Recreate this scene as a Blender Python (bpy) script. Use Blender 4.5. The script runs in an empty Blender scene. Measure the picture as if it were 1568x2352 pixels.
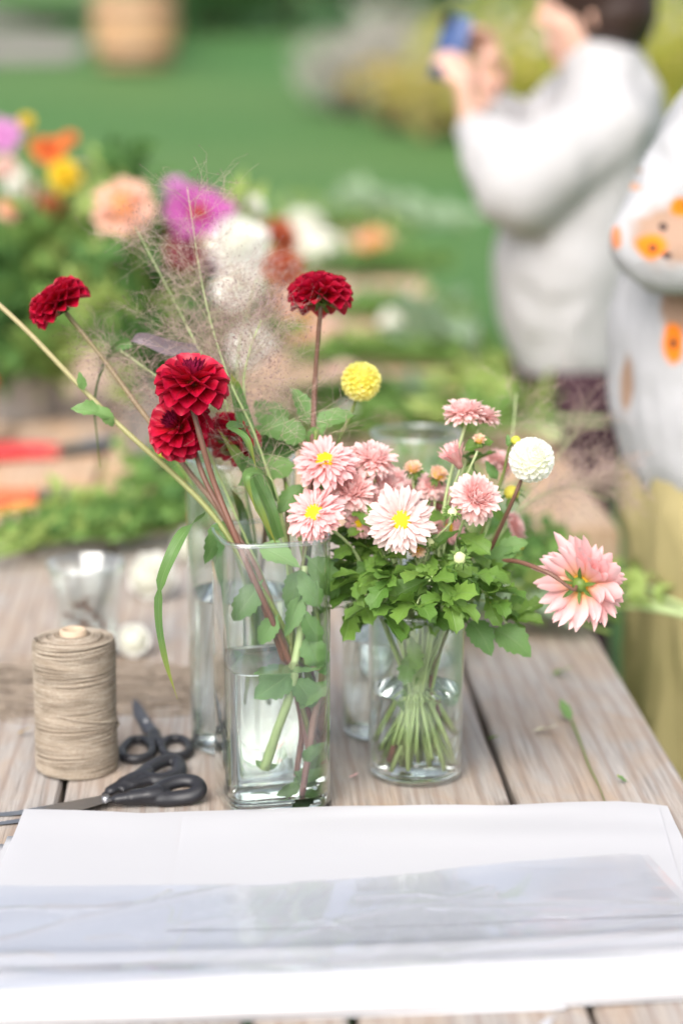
import bpy, math, random
import numpy as np
from mathutils import Vector, Matrix, Euler

R = random.Random(7)
sin, cos, pi = math.sin, math.cos, math.pi
scene = bpy.context.scene
COL = scene.collection

# ------------------------------------------------------------------ camera
CAM = Vector((0.0, 0.0, 1.53))          # eye height of a standing photographer
TZ = 0.75                               # table top
FPX = 5000.0                            # focal length in reference pixels (frame 1568 x 2352)
PITCH = math.atan(1126.0 / FPX)
cam_d = bpy.data.cameras.new("camera")
cam = bpy.data.objects.new("camera", cam_d); COL.objects.link(cam)
cam.location = CAM
cam.rotation_euler = (pi / 2 - PITCH, 0, 0)
cam_d.sensor_fit = 'VERTICAL'; cam_d.sensor_height = 36.0
cam_d.lens = 36.0 * FPX / 2352.0
cam_d.clip_start = 0.05; cam_d.clip_end = 500
cam_d.dof.use_dof = True
cam_d.dof.focus_distance = 2.11
cam_d.dof.aperture_fstop = 2.0
scene.camera = cam

# ------------------------------------------------------------------ world and sun (bright overcast)
SUN_EL, SUN_AZ = math.radians(44), math.radians(-162)     # azimuth from +Y towards +X: behind left
world = bpy.data.worlds.new("World"); scene.world = world; world.use_nodes = True
wn, wl = world.node_tree.nodes, world.node_tree.links
wn.clear()
sky = wn.new('ShaderNodeTexSky'); sky.sky_type = 'NISHITA'; sky.sun_disc = False
sky.sun_elevation = SUN_EL; sky.sun_rotation = SUN_AZ
sky.air_density = 1.0; sky.dust_density = 4.0; sky.ozone_density = 1.0
bw = wn.new('ShaderNodeRGBToBW')
grey = wn.new('ShaderNodeMix'); grey.data_type = 'RGBA'; grey.inputs['Factor'].default_value = 0.62
bg = wn.new('ShaderNodeBackground'); bg.inputs['Strength'].default_value = 0.15
wo = wn.new('ShaderNodeOutputWorld')
wl.new(sky.outputs['Color'], bw.inputs['Color'])
wl.new(sky.outputs['Color'], grey.inputs['A']); wl.new(bw.outputs['Val'], grey.inputs['B'])
wl.new(grey.outputs['Result'], bg.inputs['Color']); wl.new(bg.outputs['Background'], wo.inputs['Surface'])
sun_d = bpy.data.lights.new("sun", 'SUN'); sun = bpy.data.objects.new("sun", sun_d); COL.objects.link(sun)
sun_d.energy = 1.25; sun_d.angle = math.radians(60); sun_d.color = (1.0, 0.955, 0.90)
sd = Vector((sin(SUN_AZ) * cos(SUN_EL), cos(SUN_AZ) * cos(SUN_EL), sin(SUN_EL)))
sun.rotation_euler = sd.to_track_quat('Z', 'Y').to_euler()
sun.location = (0, 0, 8)

scene.view_settings.view_transform = 'Standard'; scene.view_settings.look = 'None'
scene.view_settings.exposure = 1.0; scene.view_settings.gamma = 1.0
scene.view_settings.use_curve_mapping = False
cy = scene.cycles
cy.use_denoising = True
cy.max_bounces = 14; cy.transmission_bounces = 14; cy.transparent_max_bounces = 24
cy.diffuse_bounces = 7; cy.glossy_bounces = 6
cy.sample_clamp_indirect = 6.0; cy.blur_glossy = 0.5
cy.caustics_refractive = True; cy.caustics_reflective = False

# ------------------------------------------------------------------ placing: a reference pixel seen at a known distance or on a known plane
def ray(vx, vy):
    u = 1176.0 - vy
    return Vector((vx - 784.0, FPX * cos(PITCH) + u * sin(PITCH), -FPX * sin(PITCH) + u * cos(PITCH)))
def V(vx, vy, Y):
    r = ray(vx, vy); return CAM + r * (Y / r.y)
def T(vx, vy, z=TZ):
    r = ray(vx, vy); return CAM + r * ((z - CAM.z) / r.z)
def px(n, Y):
    return n * Y * 1.03 / FPX

# ------------------------------------------------------------------ node helpers
class NT:
    def __init__(s, name):
        s.m = bpy.data.materials.new(name); s.m.use_nodes = True
        s.t = s.m.node_tree; s.t.nodes.clear()
    def n(s, typ, **kw):
        nd = s.t.nodes.new('ShaderNode' + typ)
        for k, v in kw.items():
            if k.startswith('_'): setattr(nd, k[1:], v)
            else:
                i = nd.inputs[k.replace('__', ' ')] if not k.startswith('i') or not k[1:].isdigit() else nd.inputs[int(k[1:])]
                s.put(i, v)
        return nd
    def put(s, i, v):
        if isinstance(v, bpy.types.NodeSocket): s.t.links.new(v, i)
        elif isinstance(v, bpy.types.Node): s.t.links.new(v.outputs[0], i)
        else:
            if isinstance(v, (tuple, list)) and len(v) == 3 and i.type == 'RGBA': v = tuple(v) + (1,)
            i.default_value = v
    def ramp(s, fac, stops, interp='LINEAR'):
        nd = s.t.nodes.new('ShaderNodeValToRGB'); s.put(nd.inputs[0], fac)
        e = nd.color_ramp; e.interpolation = interp
        while len(e.elements) < len(stops): e.elements.new(0.5)
        for el, (p, c) in zip(e.elements, stops):
            el.position = p
            el.color = (c, c, c, 1) if isinstance(c, (int, float)) else tuple(c) + (1,)
        return nd
    def mix(s, fac, a, b, mode='MIX'):
        nd = s.t.nodes.new('ShaderNodeMix'); nd.data_type = 'RGBA'; nd.blend_type = mode
        s.put(nd.inputs[0], fac); s.put(nd.inputs[6], a); s.put(nd.inputs[7], b)
        return nd.outputs[2]
    def math(s, op, a, b=0.0):
        nd = s.t.nodes.new('ShaderNodeMath'); nd.operation = op
        s.put(nd.inputs[0], a); s.put(nd.inputs[1], b); return nd.outputs[0]
    def coord(s, which='Object', scale=(1, 1, 1), offset=None):
        tc = s.t.nodes.new('ShaderNodeTexCoord'); mp = s.t.nodes.new('ShaderNodeMapping')
        s.t.links.new(tc.outputs[which], mp.inputs[0]); mp.inputs['Scale'].default_value = scale
        if offset is not None: s.put(mp.inputs['Location'], offset)
        return mp.outputs[0]
    def noise(s, vec, scale=5, detail=4, rough=0.55, dist=0.0):
        nd = s.t.nodes.new('ShaderNodeTexNoise')
        if vec is not None: s.put(nd.inputs['Vector'], vec)
        nd.inputs['Scale'].default_value = scale; nd.inputs['Detail'].default_value = detail
        nd.inputs['Roughness'].default_value = rough; nd.inputs['Distortion'].default_value = dist
        return nd.outputs[0]
    def attr(s, name):
        nd = s.t.nodes.new('ShaderNodeAttribute'); nd.attribute_name = name; return nd.outputs['Fac']
    def rnd(s):
        return s.t.nodes.new('ShaderNodeObjectInfo').outputs['Random']
    def bump(s, h, strength=0.3, dist=0.001):
        nd = s.t.nodes.new('ShaderNodeBump'); s.put(nd.inputs['Height'], h)
        nd.inputs['Strength'].default_value = strength; nd.inputs['Distance'].default_value = dist; return nd.outputs[0]
    def out(s, sh, vol=None):
        o = s.t.nodes.new('ShaderNodeOutputMaterial')
        s.t.links.new(sh if isinstance(sh, bpy.types.NodeSocket) else sh.outputs[0], o.inputs[0])
        return s.m
    def pbsdf(s, color, rough=0.5, spec=0.4, normal=None, metal=0.0):
        p = s.t.nodes.new('ShaderNodeBsdfPrincipled')
        s.put(p.inputs['Base Color'], color); s.put(p.inputs['Roughness'], rough)
        p.inputs['Specular IOR Level'].default_value = spec; p.inputs['Metallic'].default_value = metal
        if normal is not None: s.put(p.inputs['Normal'], normal)
        return p
    def mixsh(s, f, a, b):
        nd = s.t.nodes.new('ShaderNodeMixShader'); s.put(nd.inputs[0], f)
        s.t.links.new(a.outputs[0], nd.inputs[1]); s.t.links.new(b.outputs[0], nd.inputs[2]); return nd

def plain(name, c, rough=0.5, spec=0.4, metal=0.0, var=0.12, nscale=30, bump=0.0):
    t = NT(name); v = t.coord()
    f = t.noise(v, nscale, 3)
    col = t.mix(f, tuple(x * (1 - var) for x in c), tuple(min(1, x * (1 + var)) for x in c))
    return t.out(t.pbsdf(col, rough, spec, t.bump(f, bump, 0.001) if bump else None, metal))

def petal_mat(name, stops, transl=0.3, rough=0.5, spec=0.25, streak=0.12, var=0.12, edge=None):
    """colour along a petal (t: 0 at its base, 1 at its tip), fine streaks, each petal a little different"""
    t = NT(name)
    base = t.ramp(t.attr('t'), stops).outputs[0]
    if edge is not None: base = t.mix(t.ramp(t.attr('s'), [(0.55, 0.0), (1.0, 0.8)]).outputs[0], base, edge)  # gloss light on petal rims painted in as a lighter, pinkish edge colour
    st = t.noise(t.coord(scale=(60, 6, 10)), 1.6, 3)
    col = t.mix(t.math('MULTIPLY', st, streak * 2), base, (1, 1, 1), 'OVERLAY')
    hsv = t.n('HueSaturation', Color=col)
    t.put(hsv.inputs['Value'], t.math('ADD', 1 - var, t.math('MULTIPLY', t.rnd(), 2 * var)))
    p = t.pbsdf(hsv.outputs[0], rough, spec, t.bump(st, 0.25, 0.0006))
    tr = t.n('BsdfTranslucent', Color=hsv.outputs[0])
    return t.out(t.mixsh(transl, p, tr))

def leaf_mat(name, c_dark, c_light, vein, transl=0.36, rough=0.42, spec=0.4, tip=None):
    t = NT(name)
    n1 = t.noise(t.coord(), 70, 4)
    f = t.math('ADD', t.math('MULTIPLY', t.rnd(), 0.7), t.math('MULTIPLY', n1, 0.45))
    col = t.mix(f, c_dark, c_light)
    if tip is not None:
        col = t.mix(t.ramp(t.attr('t'), [(0.72, 0.0), (1.0, 1.0)]).outputs[0], col, tip)
    vm = t.ramp(t.attr('s'), [(0.0, 1.0), (0.10, 0.0)]).outputs[0]        # midrib
    sv = t.n('TexWave', _wave_type='BANDS', _bands_direction='Y', Scale=1.0, Distortion=0.0)
    u = t.n('CombineXYZ', Y=t.math('SUBTRACT', t.math('MULTIPLY', t.attr('t'), 2.6), t.math('MULTIPLY', t.attr('s'), 0.9)))
    t.put(sv.inputs['Vector'], u)
    side = t.ramp(sv.outputs[0], [(0.90, 0.0), (1.0, 0.5)]).outputs[0]
    vv = t.math('MAXIMUM', vm, side)
    col = t.mix(t.math('MULTIPLY', vv, 0.55), col, vein)
    h = t.math('SUBTRACT', t.math('MULTIPLY', n1, 0.4), vv)
    p = t.pbsdf(col, rough, spec, t.bump(h, 0.45, 0.0012))
    tr = t.n('BsdfTranslucent', Color=col)
    return t.out(t.mixsh(transl, p, tr))

def stem_mat(name, lo, hi, rough=0.45):
    """colour along a stem from its cut end (t=0) to its head (t=1)"""
    t = NT(name)
    n1 = t.noise(t.coord(scale=(300, 300, 60)), 1.0, 3)
    col = t.mix(t.attr('t'), lo, hi)
    col = t.mix(t.math('MULTIPLY', n1, 0.35), col, tuple(x * 0.5 for x in hi))
    return t.out(t.pbsdf(col, rough, 0.4, t.bump(n1, 0.2, 0.0006)))

def glass_mat(name, c=(0.985, 0.995, 0.99), ior=1.5, rough=0.0):
    t = NT(name)
    return t.out(t.n('BsdfGlass', Color=c, Roughness=rough, IOR=ior))

# ------------------------------------------------------------------ mesh helpers
class MB:
    def __init__(s): s.v = []; s.f = []; s.t = []; s.s = []; s.mi = []
    def add(s, verts, faces, t=None, sd=None, mi=0):
        o = len(s.v); s.v.extend(verts); s.f.extend([tuple(i + o for i in f) for f in faces])
        s.t.extend(t if t is not None else [0.0] * len(verts)); s.s.extend(sd if sd is not None else [1.0] * len(verts))
        s.mi.extend([mi] * len(faces)); return s
    def mesh(s, name, smooth=True):
        me = bpy.data.meshes.new(name)
        me.from_pydata([tuple(p) for p in s.v], [], s.f)
        for nm, d in (('t', s.t), ('s', s.s)):
            a = me.attributes.new(nm, 'FLOAT', 'POINT'); a.data.foreach_set('value', d)
        if smooth: me.polygons.foreach_set('use_smooth', [True] * len(me.polygons))
        if any(s.mi): me.polygons.foreach_set('material_index', s.mi)
        me.update(); return me
    def build(s, name, mat, parent=None, smooth=True, off=None):
        if off is not None: s.v = [Vector(p) - off for p in s.v]
        me = s.mesh(name, smooth)
        for m in (mat if isinstance(mat, (list, tuple)) else [mat]): me.materials.append(m)
        return obj(name, me, parent)

def obj(name, me, parent=None, mtx=None):
    o = bpy.data.objects.new(name, me); COL.objects.link(o)
    if parent is not None: o.parent = parent
    if mtx is not None: o.matrix_basis = mtx
    return o
def tag(o, label, cat, group=None, kind=None):
    o['label'] = label; o['category'] = cat
    if group: o['group'] = group
    if kind: o['kind'] = kind
    return o
def thing(name, label, cat, loc, group=None):
    o = bpy.data.objects.new(name, None); COL.objects.link(o); o.location = loc; o.empty_display_size = 0.02
    return tag(o, label, cat, group)
def structure(o): o['kind'] = 'structure'; return o

def spline(pts, n):
    """Catmull-Rom through the points"""
    P = [np.array(p, float) for p in pts]
    if len(P) == 2: return [Vector(P[0] + (P[1] - P[0]) * i / (n - 1)) for i in range(n)]
    P = [2 * P[0] - P[1]] + P + [2 * P[-1] - P[-2]]
    out = []; m = len(P) - 3
    for i in range(n):
        u = i / (n - 1) * m; k = min(int(u), m - 1); f = u - k
        a, b, c, d = P[k:k + 4]
        out.append(Vector(0.5 * ((2 * b) + (-a + c) * f + (2 * a - 5 * b + 4 * c - d) * f * f + (-a + 3 * b - 3 * c + d) * f ** 3)))
    return out

def frames(path, closed=False):
    n = len(path); fr = []; prev = None
    for i in range(n):
        if closed: d = path[(i + 1) % n] - path[i - 1]
        else: d = path[min(i + 1, n - 1)] - path[max(i - 1, 0)]
        d = d.normalized() if d.length > 1e-9 else Vector((0, 0, 1))
        if prev is None:
            a = Vector((0, 0, 1)) if abs(d.z) < 0.9 else Vector((1, 0, 0))
            x = a.cross(d).normalized()
        else:
            x = prev - d * prev.dot(d); x = x.normalized() if x.length > 1e-6 else d.orthogonal().normalized()
        prev = x; fr.append((d, x, d.cross(x)))
    return fr

def tube(mb, path, rad, k=8, closed=False, caps=True, flat=1.0, mi=0, t0=0.0, t1=1.0):
    n = len(path); rr = rad if hasattr(rad, '__len__') else [rad] * n
    vs, fs, ts = [], [], []
    for i, (p, (d, x, y)) in enumerate(zip(path, frames(path, closed))):
        r = rr[min(int(i / max(1, n - 1) * (len(rr) - 1) + 0.5), len(rr) - 1)] if len(rr) != n else rr[i]
        for j in range(k):
            a = 2 * pi * j / k
            vs.append(p + x * (r * cos(a)) + y * (r * flat * sin(a))); ts.append(t0 + (t1 - t0) * i / max(1, n - 1))
    m = n if closed else n - 1
    for i in range(m):
        for j in range(k):
            a, b = i * k + j, i * k + (j + 1) % k; c, d2 = ((i + 1) % n) * k + (j + 1) % k, ((i + 1) % n) * k + j
            fs.append((a, b, c, d2))
    if caps and not closed:
        fs.append(tuple(range(k - 1, -1, -1))); fs.append(tuple(range((n - 1) * k, n * k)))
    mb.add(vs, fs, ts, None, mi); return mb

def lathe(mb, prof, k=48, centre=(0, 0, 0), shape=None, mi=0):
    """prof: list of (r, z); r=0 makes a pole. shape(a) gives a unit outline"""
    vs, fs, ts = [], [], []; rings = []
    c = Vector(centre)
    for (r, z) in prof:
        if r <= 1e-7: rings.append([len(vs)]); vs.append(c + Vector((0, 0, z))); ts.append(0)
        else:
            rg = []
            for j in range(k):
                a = 2 * pi * j / k
                x, y = (cos(a), sin(a)) if shape is None else shape(a)
                rg.append(len(vs)); vs.append(c + Vector((x * r, y * r, z))); ts.append(0)
            rings.append(rg)
    for A, B in zip(rings, rings[1:]):
        for j in range(k):
            j2 = (j + 1) % k
            if len(A) == 1 and len(B) == 1: continue
            if len(A) == 1: fs.append((A[0], B[j2], B[j]))
            elif len(B) == 1: fs.append((A[j], A[j2], B[0]))
            else: fs.append((A[j], A[j2], B[j2], B[j]))
    mb.add(vs, fs, ts, None, mi); return mb

def box(mb, c, half, bev=0.0, mi=0, rot=None):
    """box with all edges chamfered"""
    c = Vector(c); hx, hy, hz = half; b = min(bev, hx * .49, hy * .49, hz * .49)
    vs = []; idx = {}
    if b <= 0:
        for sx in (-1, 1):
            for sy in (-1, 1):
                for sz in (-1, 1): vs.append(Vector((sx * hx, sy * hy, sz * hz)))
        fs = [(0, 1, 3, 2), (4, 6, 7, 5), (0, 4, 5, 1), (2, 3, 7, 6), (0, 2, 6, 4), (1, 5, 7, 3)]
    else:
        import itertools
        for s in itertools.product((-1, 1), repeat=3):
            for ax in range(3):
                p = [s[0] * hx, s[1] * hy, s[2] * hz]
                for o in range(3):
                    if o != ax: p[o] -= s[o] * b
                idx[(s, ax)] = len(vs); vs.append(Vector(p))
        fs = []
        for ax in range(3):
            o1, o2 = (ax + 1) % 3, (ax + 2) % 3
            for sg in (-1, 1):
                q = []
                for a1, a2 in ((-1, -1), (1, -1), (1, 1), (-1, 1)):
                    s = [0, 0, 0]; s[ax] = sg; s[o1] = a1; s[o2] = a2; q.append(idx[(tuple(s), ax)])
                fs.append(tuple(q if sg > 0 else q[::-1]))
            for a1 in (-1, 1):
                for a2 in (-1, 1):
                    s0 = [0, 0, 0]; s0[o1] = a1; s0[o2] = a2; s1 = list(s0); s0[ax] = -1; s1[ax] = 1
                    q = (idx[(tuple(s0), o1)], idx[(tuple(s1), o1)], idx[(tuple(s1), o2)], idx[(tuple(s0), o2)])
                    fs.append(q if a1 * a2 < 0 else q[::-1])
        for s in itertools.product((-1, 1), repeat=3):
            q = tuple(idx[(s, ax)] for ax in range(3)); fs.append(q if s[0] * s[1] * s[2] > 0 else q[::-1])
    if rot is not None: vs = [rot @ v for v in vs]
    mb.add([c + v for v in vs], fs, None, None, mi); return mb

def blade(mb, nl, nw, prof, cup=0.6, curl=0.0, L=1.0, twist=0.0, mtx=None, fold=0.0, wav=0.0, seed=0, mi=0, curl_pow=1.0):
    """one petal or leaf: runs along +Y from the origin, its upper face looks to +Z"""
    rr = random.Random(seed); ph = rr.random() * 6
    vs, fs, ts, ss = [], [], [], []
    y = z = 0.0
    for i in range(nl + 1):
        t = i / nl
        if i:
            a = curl * (((t - .5 / nl)) ** curl_pow); y += cos(a) * L / nl; z += sin(a) * L / nl
        a = curl * t ** curl_pow
        w = prof(t)
        cu = cup(t) if callable(cup) else cup
        tw = twist * t
        for j in range(nw + 1):
            s = -1 + 2 * j / nw
            if abs(cu) > 1e-4: xx = w * sin(s * cu) / cu; zz = w * (1 - cos(s * cu)) / cu
            else: xx = w * s; zz = 0
            zz += fold * abs(s) * w + wav * w * sin(t * 9 + ph + s * 2.2) * abs(s)
            x2 = xx * cos(tw) - zz * sin(tw); z2 = xx * sin(tw) + zz * cos(tw)
            p = Vector((x2, y - sin(a) * z2, z + cos(a) * z2))
            vs.append(mtx @ p if mtx is not None else p); ts.append(t); ss.append(abs(s))
    for i in range(nl):
        for j in range(nw):
            a = i * (nw + 1) + j; fs.append((a, a + 1, a + nw + 2, a + nw + 1))
    mb.add(vs, fs, ts, ss, mi); return mb

def basis(d, n):
    """matrix whose Y runs along d and whose Z leans to n"""
    d = Vector(d).normalized(); n = Vector(n); n = n - d * n.dot(d)
    n = n.normalized() if n.length > 1e-6 else d.orthogonal().normalized()
    x = d.cross(n)
    return Matrix(((x.x, d.x, n.x), (x.y, d.y, n.y), (x.z, d.z, n.z))).to_4x4()
def axis_m(ax, spin=0.0):
    q = Vector(ax).normalized().to_track_quat('Z', 'Y'); return (q.to_matrix() @ Matrix.Rotation(spin, 3, 'Z')).to_4x4()

def fused(name, parts, voxel, mat, parent=None, smooth_it=6, off=None, folds=None):
    """several overlapping closed shapes fused into one continuous surface"""
    me = parts.mesh(name + '_rough'); o = bpy.data.objects.new(name + '_rough', me); COL.objects.link(o)
    m = o.modifiers.new('r', 'REMESH'); m.mode = 'VOXEL'; m.voxel_size = voxel
    s = o.modifiers.new('s', 'SMOOTH'); s.iterations = smooth_it; s.factor = 0.5
    dg = bpy.context.evaluated_depsgraph_get(); dg.update()
    res = bpy.data.meshes.new_from_object(o.evaluated_get(dg)); res.name = name
    bpy.data.objects.remove(o); bpy.data.meshes.remove(me)
    if folds is not None:                                  # creases pressed into the cloth along its normals
        from mathutils import noise
        amp, sx, sz = folds; nv = len(res.vertices); nn = [v.normal.copy() for v in res.vertices]
        for v, n in zip(res.vertices, nn):
            c = v.co; q = Vector((c.x * sx + .6 * noise.noise(c * 9), c.y * sx, c.z * sz + c.x * sx * .45)); r = 1 - 2 * abs(noise.noise(q)); q2 = q * 2.1 + Vector((5, 3, 1)); r2 = 1 - 2 * abs(noise.noise(q2))
            v.co = c + n * (amp * (r * .7 + r2 * .35 - .4))
    if off is not None: res.transform(Matrix.Translation(-off))
    res.polygons.foreach_set('use_smooth', [True] * len(res.polygons)); res.materials.clear(); res.materials.append(mat)
    return obj(name, res, parent)

def capsule(mb, pts, k=14):
    """tapered rounded limb: pts = list of (point, rx, ry); rx across, ry along the second axis"""
    path = [Vector(p[0]) for p in pts]
    vs, fs = [], []
    fr = frames(path); rings = []
    def ring(c, x, y, rx, ry):
        i0 = len(vs)
        for j in range(k):
            a = 2 * pi * j / k; vs.append(c + x * (rx * cos(a)) + y * (ry * sin(a)))
        rings.append(i0)
    d, x, y = fr[0]; _, rx, ry = pts[0]
    for e in (1.35, 1.0, 0.55): ring(path[0] - d * (min(rx, ry) * sin(e)), x, y, rx * cos(e) + 1e-4, ry * cos(e) + 1e-4)
    for p, (d, x, y), q in zip(path, fr, pts): ring(p, x, y, q[1], q[2])
    d, x, y = fr[-1]; _, rx, ry = pts[-1]
    for e in (0.55, 1.0, 1.35): ring(path[-1] + d * (min(rx, ry) * sin(e)), x, y, rx * cos(e) + 1e-4, ry * cos(e) + 1e-4)
    for A, B in zip(rings, rings[1:]):
        for j in range(k): fs.append((A + j, A + (j + 1) % k, B + (j + 1) % k, B + j))
    fs.append(tuple(range(k - 1, -1, -1))); fs.append(tuple(range(rings[-1], rings[-1] + k)))
    mb.add(vs, fs); return mb

def ellipsoid(mb, c, r, nu=14, nv=9, rot=None, mi=0):
    prof = [(sin(pi * i / nv), -cos(pi * i / nv)) for i in range(nv + 1)]
    m2 = MB(); lathe(m2, prof, nu)
    M = (rot if rot is not None else Matrix.Identity(3))
    mb.add([Vector(c) + M @ Vector((v.x * r[0], v.y * r[1], v.z * r[2])) for v in m2.v], m2.f, m2.t, None, mi); return mb

# ================================================================== the setting
def terr(x, y):
    s = max(0.0, y - 5.5)
    return 0.087 * (s - 1.2 * (1 - math.exp(-s / 1.2))) + 0.03 * sin(x * 0.5 + 1) * min(1, s / 6)
def ground_hit(vx, vy):
    r = ray(vx, vy).normalized(); t = 1.0
    for _ in range(4000):
        p = CAM + r * t
        if p.z < terr(p.x, p.y): return p
        t += 0.02
    return p

def grass_material():
    t = NT('grass_lawn'); v = t.coord()
    big = t.noise(t.coord(scale=(.5, 1, 1)), 0.35, 3, 0.55); mid = t.noise(v, 6, 5, 0.6); fine = t.noise(v, 120, 3)
    col = t.mix(t.ramp(big, [(0.32, 0.0), (0.68, 1.0)]).outputs[0], (0.052, 0.160, 0.042), (0.115, 0.205, 0.062))
    col = t.mix(t.math('MULTIPLY', mid, 0.6), col, (0.040, 0.128, 0.034))
    col = t.mix(t.math('MULTIPLY', fine, 0.5), col, (0.105, 0.195, 0.064))
    return t.out(t.pbsdf(col, 0.7, 0.2, t.bump(fine, 0.6, 0.02)))
def gravel_material():
    t = NT('gravel_path'); v = t.coord()
    f = t.noise(v, 90, 4); g = t.noise(v, 2.0, 3)
    col = t.mix(f, (0.20, 0.18, 0.165), (0.36, 0.33, 0.31)); col = t.mix(t.math('MULTIPLY', g, 0.5), col, (0.2, 0.17, 0.14))
    return t.out(t.pbsdf(col, 0.85, 0.2, t.bump(f, 0.6, 0.01)))
def soil_material():
    t = NT('bed_soil'); f = t.noise(t.coord(), 40, 4)
    return t.out(t.pbsdf(t.mix(f, (0.11, 0.10, 0.07), (0.20, 0.175, 0.13)), 0.9, 0.1, t.bump(f, 0.7, 0.02)))

def sheet(name, mat, x0, x1, y0, y1, nx, ny, lift=0.0):
    mb = MB(); vs, fs = [], []
    for j in range(ny + 1):
        for i in range(nx + 1):
            x = x0 + (x1 - x0) * i / nx; y = y0 + (y1 - y0) * j / ny
            vs.append((x, y, terr(x, y) + lift))
    for j in range(ny):
        for i in range(nx):
            a = j * (nx + 1) + i; fs.append((a, a + 1, a + nx + 2, a + nx + 1))
    mb.add(vs, fs); return structure(mb.build(name, mat))
sheet('lawn', grass_material(), -60, 60, -8, 110, 60, 160)
sheet('gravel_path', gravel_material(), -18, -2.45, 20.2, 22.2, 40, 8, 0.02)
sheet('gravel_path', bpy.data.materials['gravel_path'], -18, -2.9, 23.0, 26.5, 40, 10, 0.02)
soil_material(); sheet('flower_bed', bpy.data.materials['bed_soil'], 0.4, 9.0, 16.2, 22.0, 24, 14, 0.02)

# ---------------------------------------------------------------- table of weathered planks
def wood_material(name, tint=(1, 1, 1)):
    t = NT(name); r = t.rnd()
    off = t.n('CombineXYZ', X=t.math('MULTIPLY', r, 7.3), Y=t.math('MULTIPLY', r, 31.0), Z=t.math('MULTIPLY', r, 3.1)).outputs[0]
    g1 = t.noise(t.coord(scale=(52, 2.2, 10), offset=off), 2.0, 7, 0.66, 1.0)      # long grain
    g2 = t.noise(t.coord(scale=(260, 6, 60), offset=off), 1.5, 4, 0.6)             # fibres
    wv = t.n('TexWave', _wave_type='BANDS', _bands_direction='X', Scale=9.0, Distortion=7.0, Detail=3.0)
    t.put(wv.inputs['Vector'], t.coord(scale=(1.6, 0.22, 1), offset=off)); wv.inputs['Detail Scale'].default_value = 0.8
    patch = t.noise(t.coord(scale=(7, 3.2, 3), offset=off), 1.6, 5, 0.6, 0.8)
    c = t.mix(t.ramp(g1, [(0.28, 0.0), (0.72, 1.0)]).outputs[0], (0.29, 0.262, 0.24), (0.50, 0.462, 0.43))
    c = t.mix(t.ramp(patch, [(0.42, 0.0), (0.68, 0.75)]).outputs[0], c, (0.43, 0.315, 0.225))
    c = t.mix(t.ramp(wv.outputs[0], [(0.0, 0.45), (0.28, 0.0)]).outputs[0], c, (0.25, 0.175, 0.135))
    c = t.mix(t.ramp(g2, [(0.30, 0.55), (0.48, 0.0)]).outputs[0], c, (0.15, 0.125, 0.11))
    kn = t.n('TexVoronoi', _feature='F1', Scale=1.0); t.put(kn.inputs['Vector'], t.coord(scale=(7.0, 1.9, 3), offset=off))
    c = t.mix(t.ramp(kn.outputs[0], [(0.045, 0.85), (0.10, 0.0)]).outputs[0], c, (0.10, 0.062, 0.045))
    if tint != (1, 1, 1): c = t.mix(1.0, c, tint, 'MULTIPLY')
    h = t.math('ADD', t.math('MULTIPLY', g1, 0.8), t.math('MULTIPLY', g2, 0.7))
    return t.out(t.pbsdf(c, 0.72, 0.25, t.bump(h, 0.55, 0.0025)))
M_WOOD = wood_material('weathered_wood'); M_WOODF = wood_material('weathered_wood_far', (1.45, 1.18, 0.92))

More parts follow.
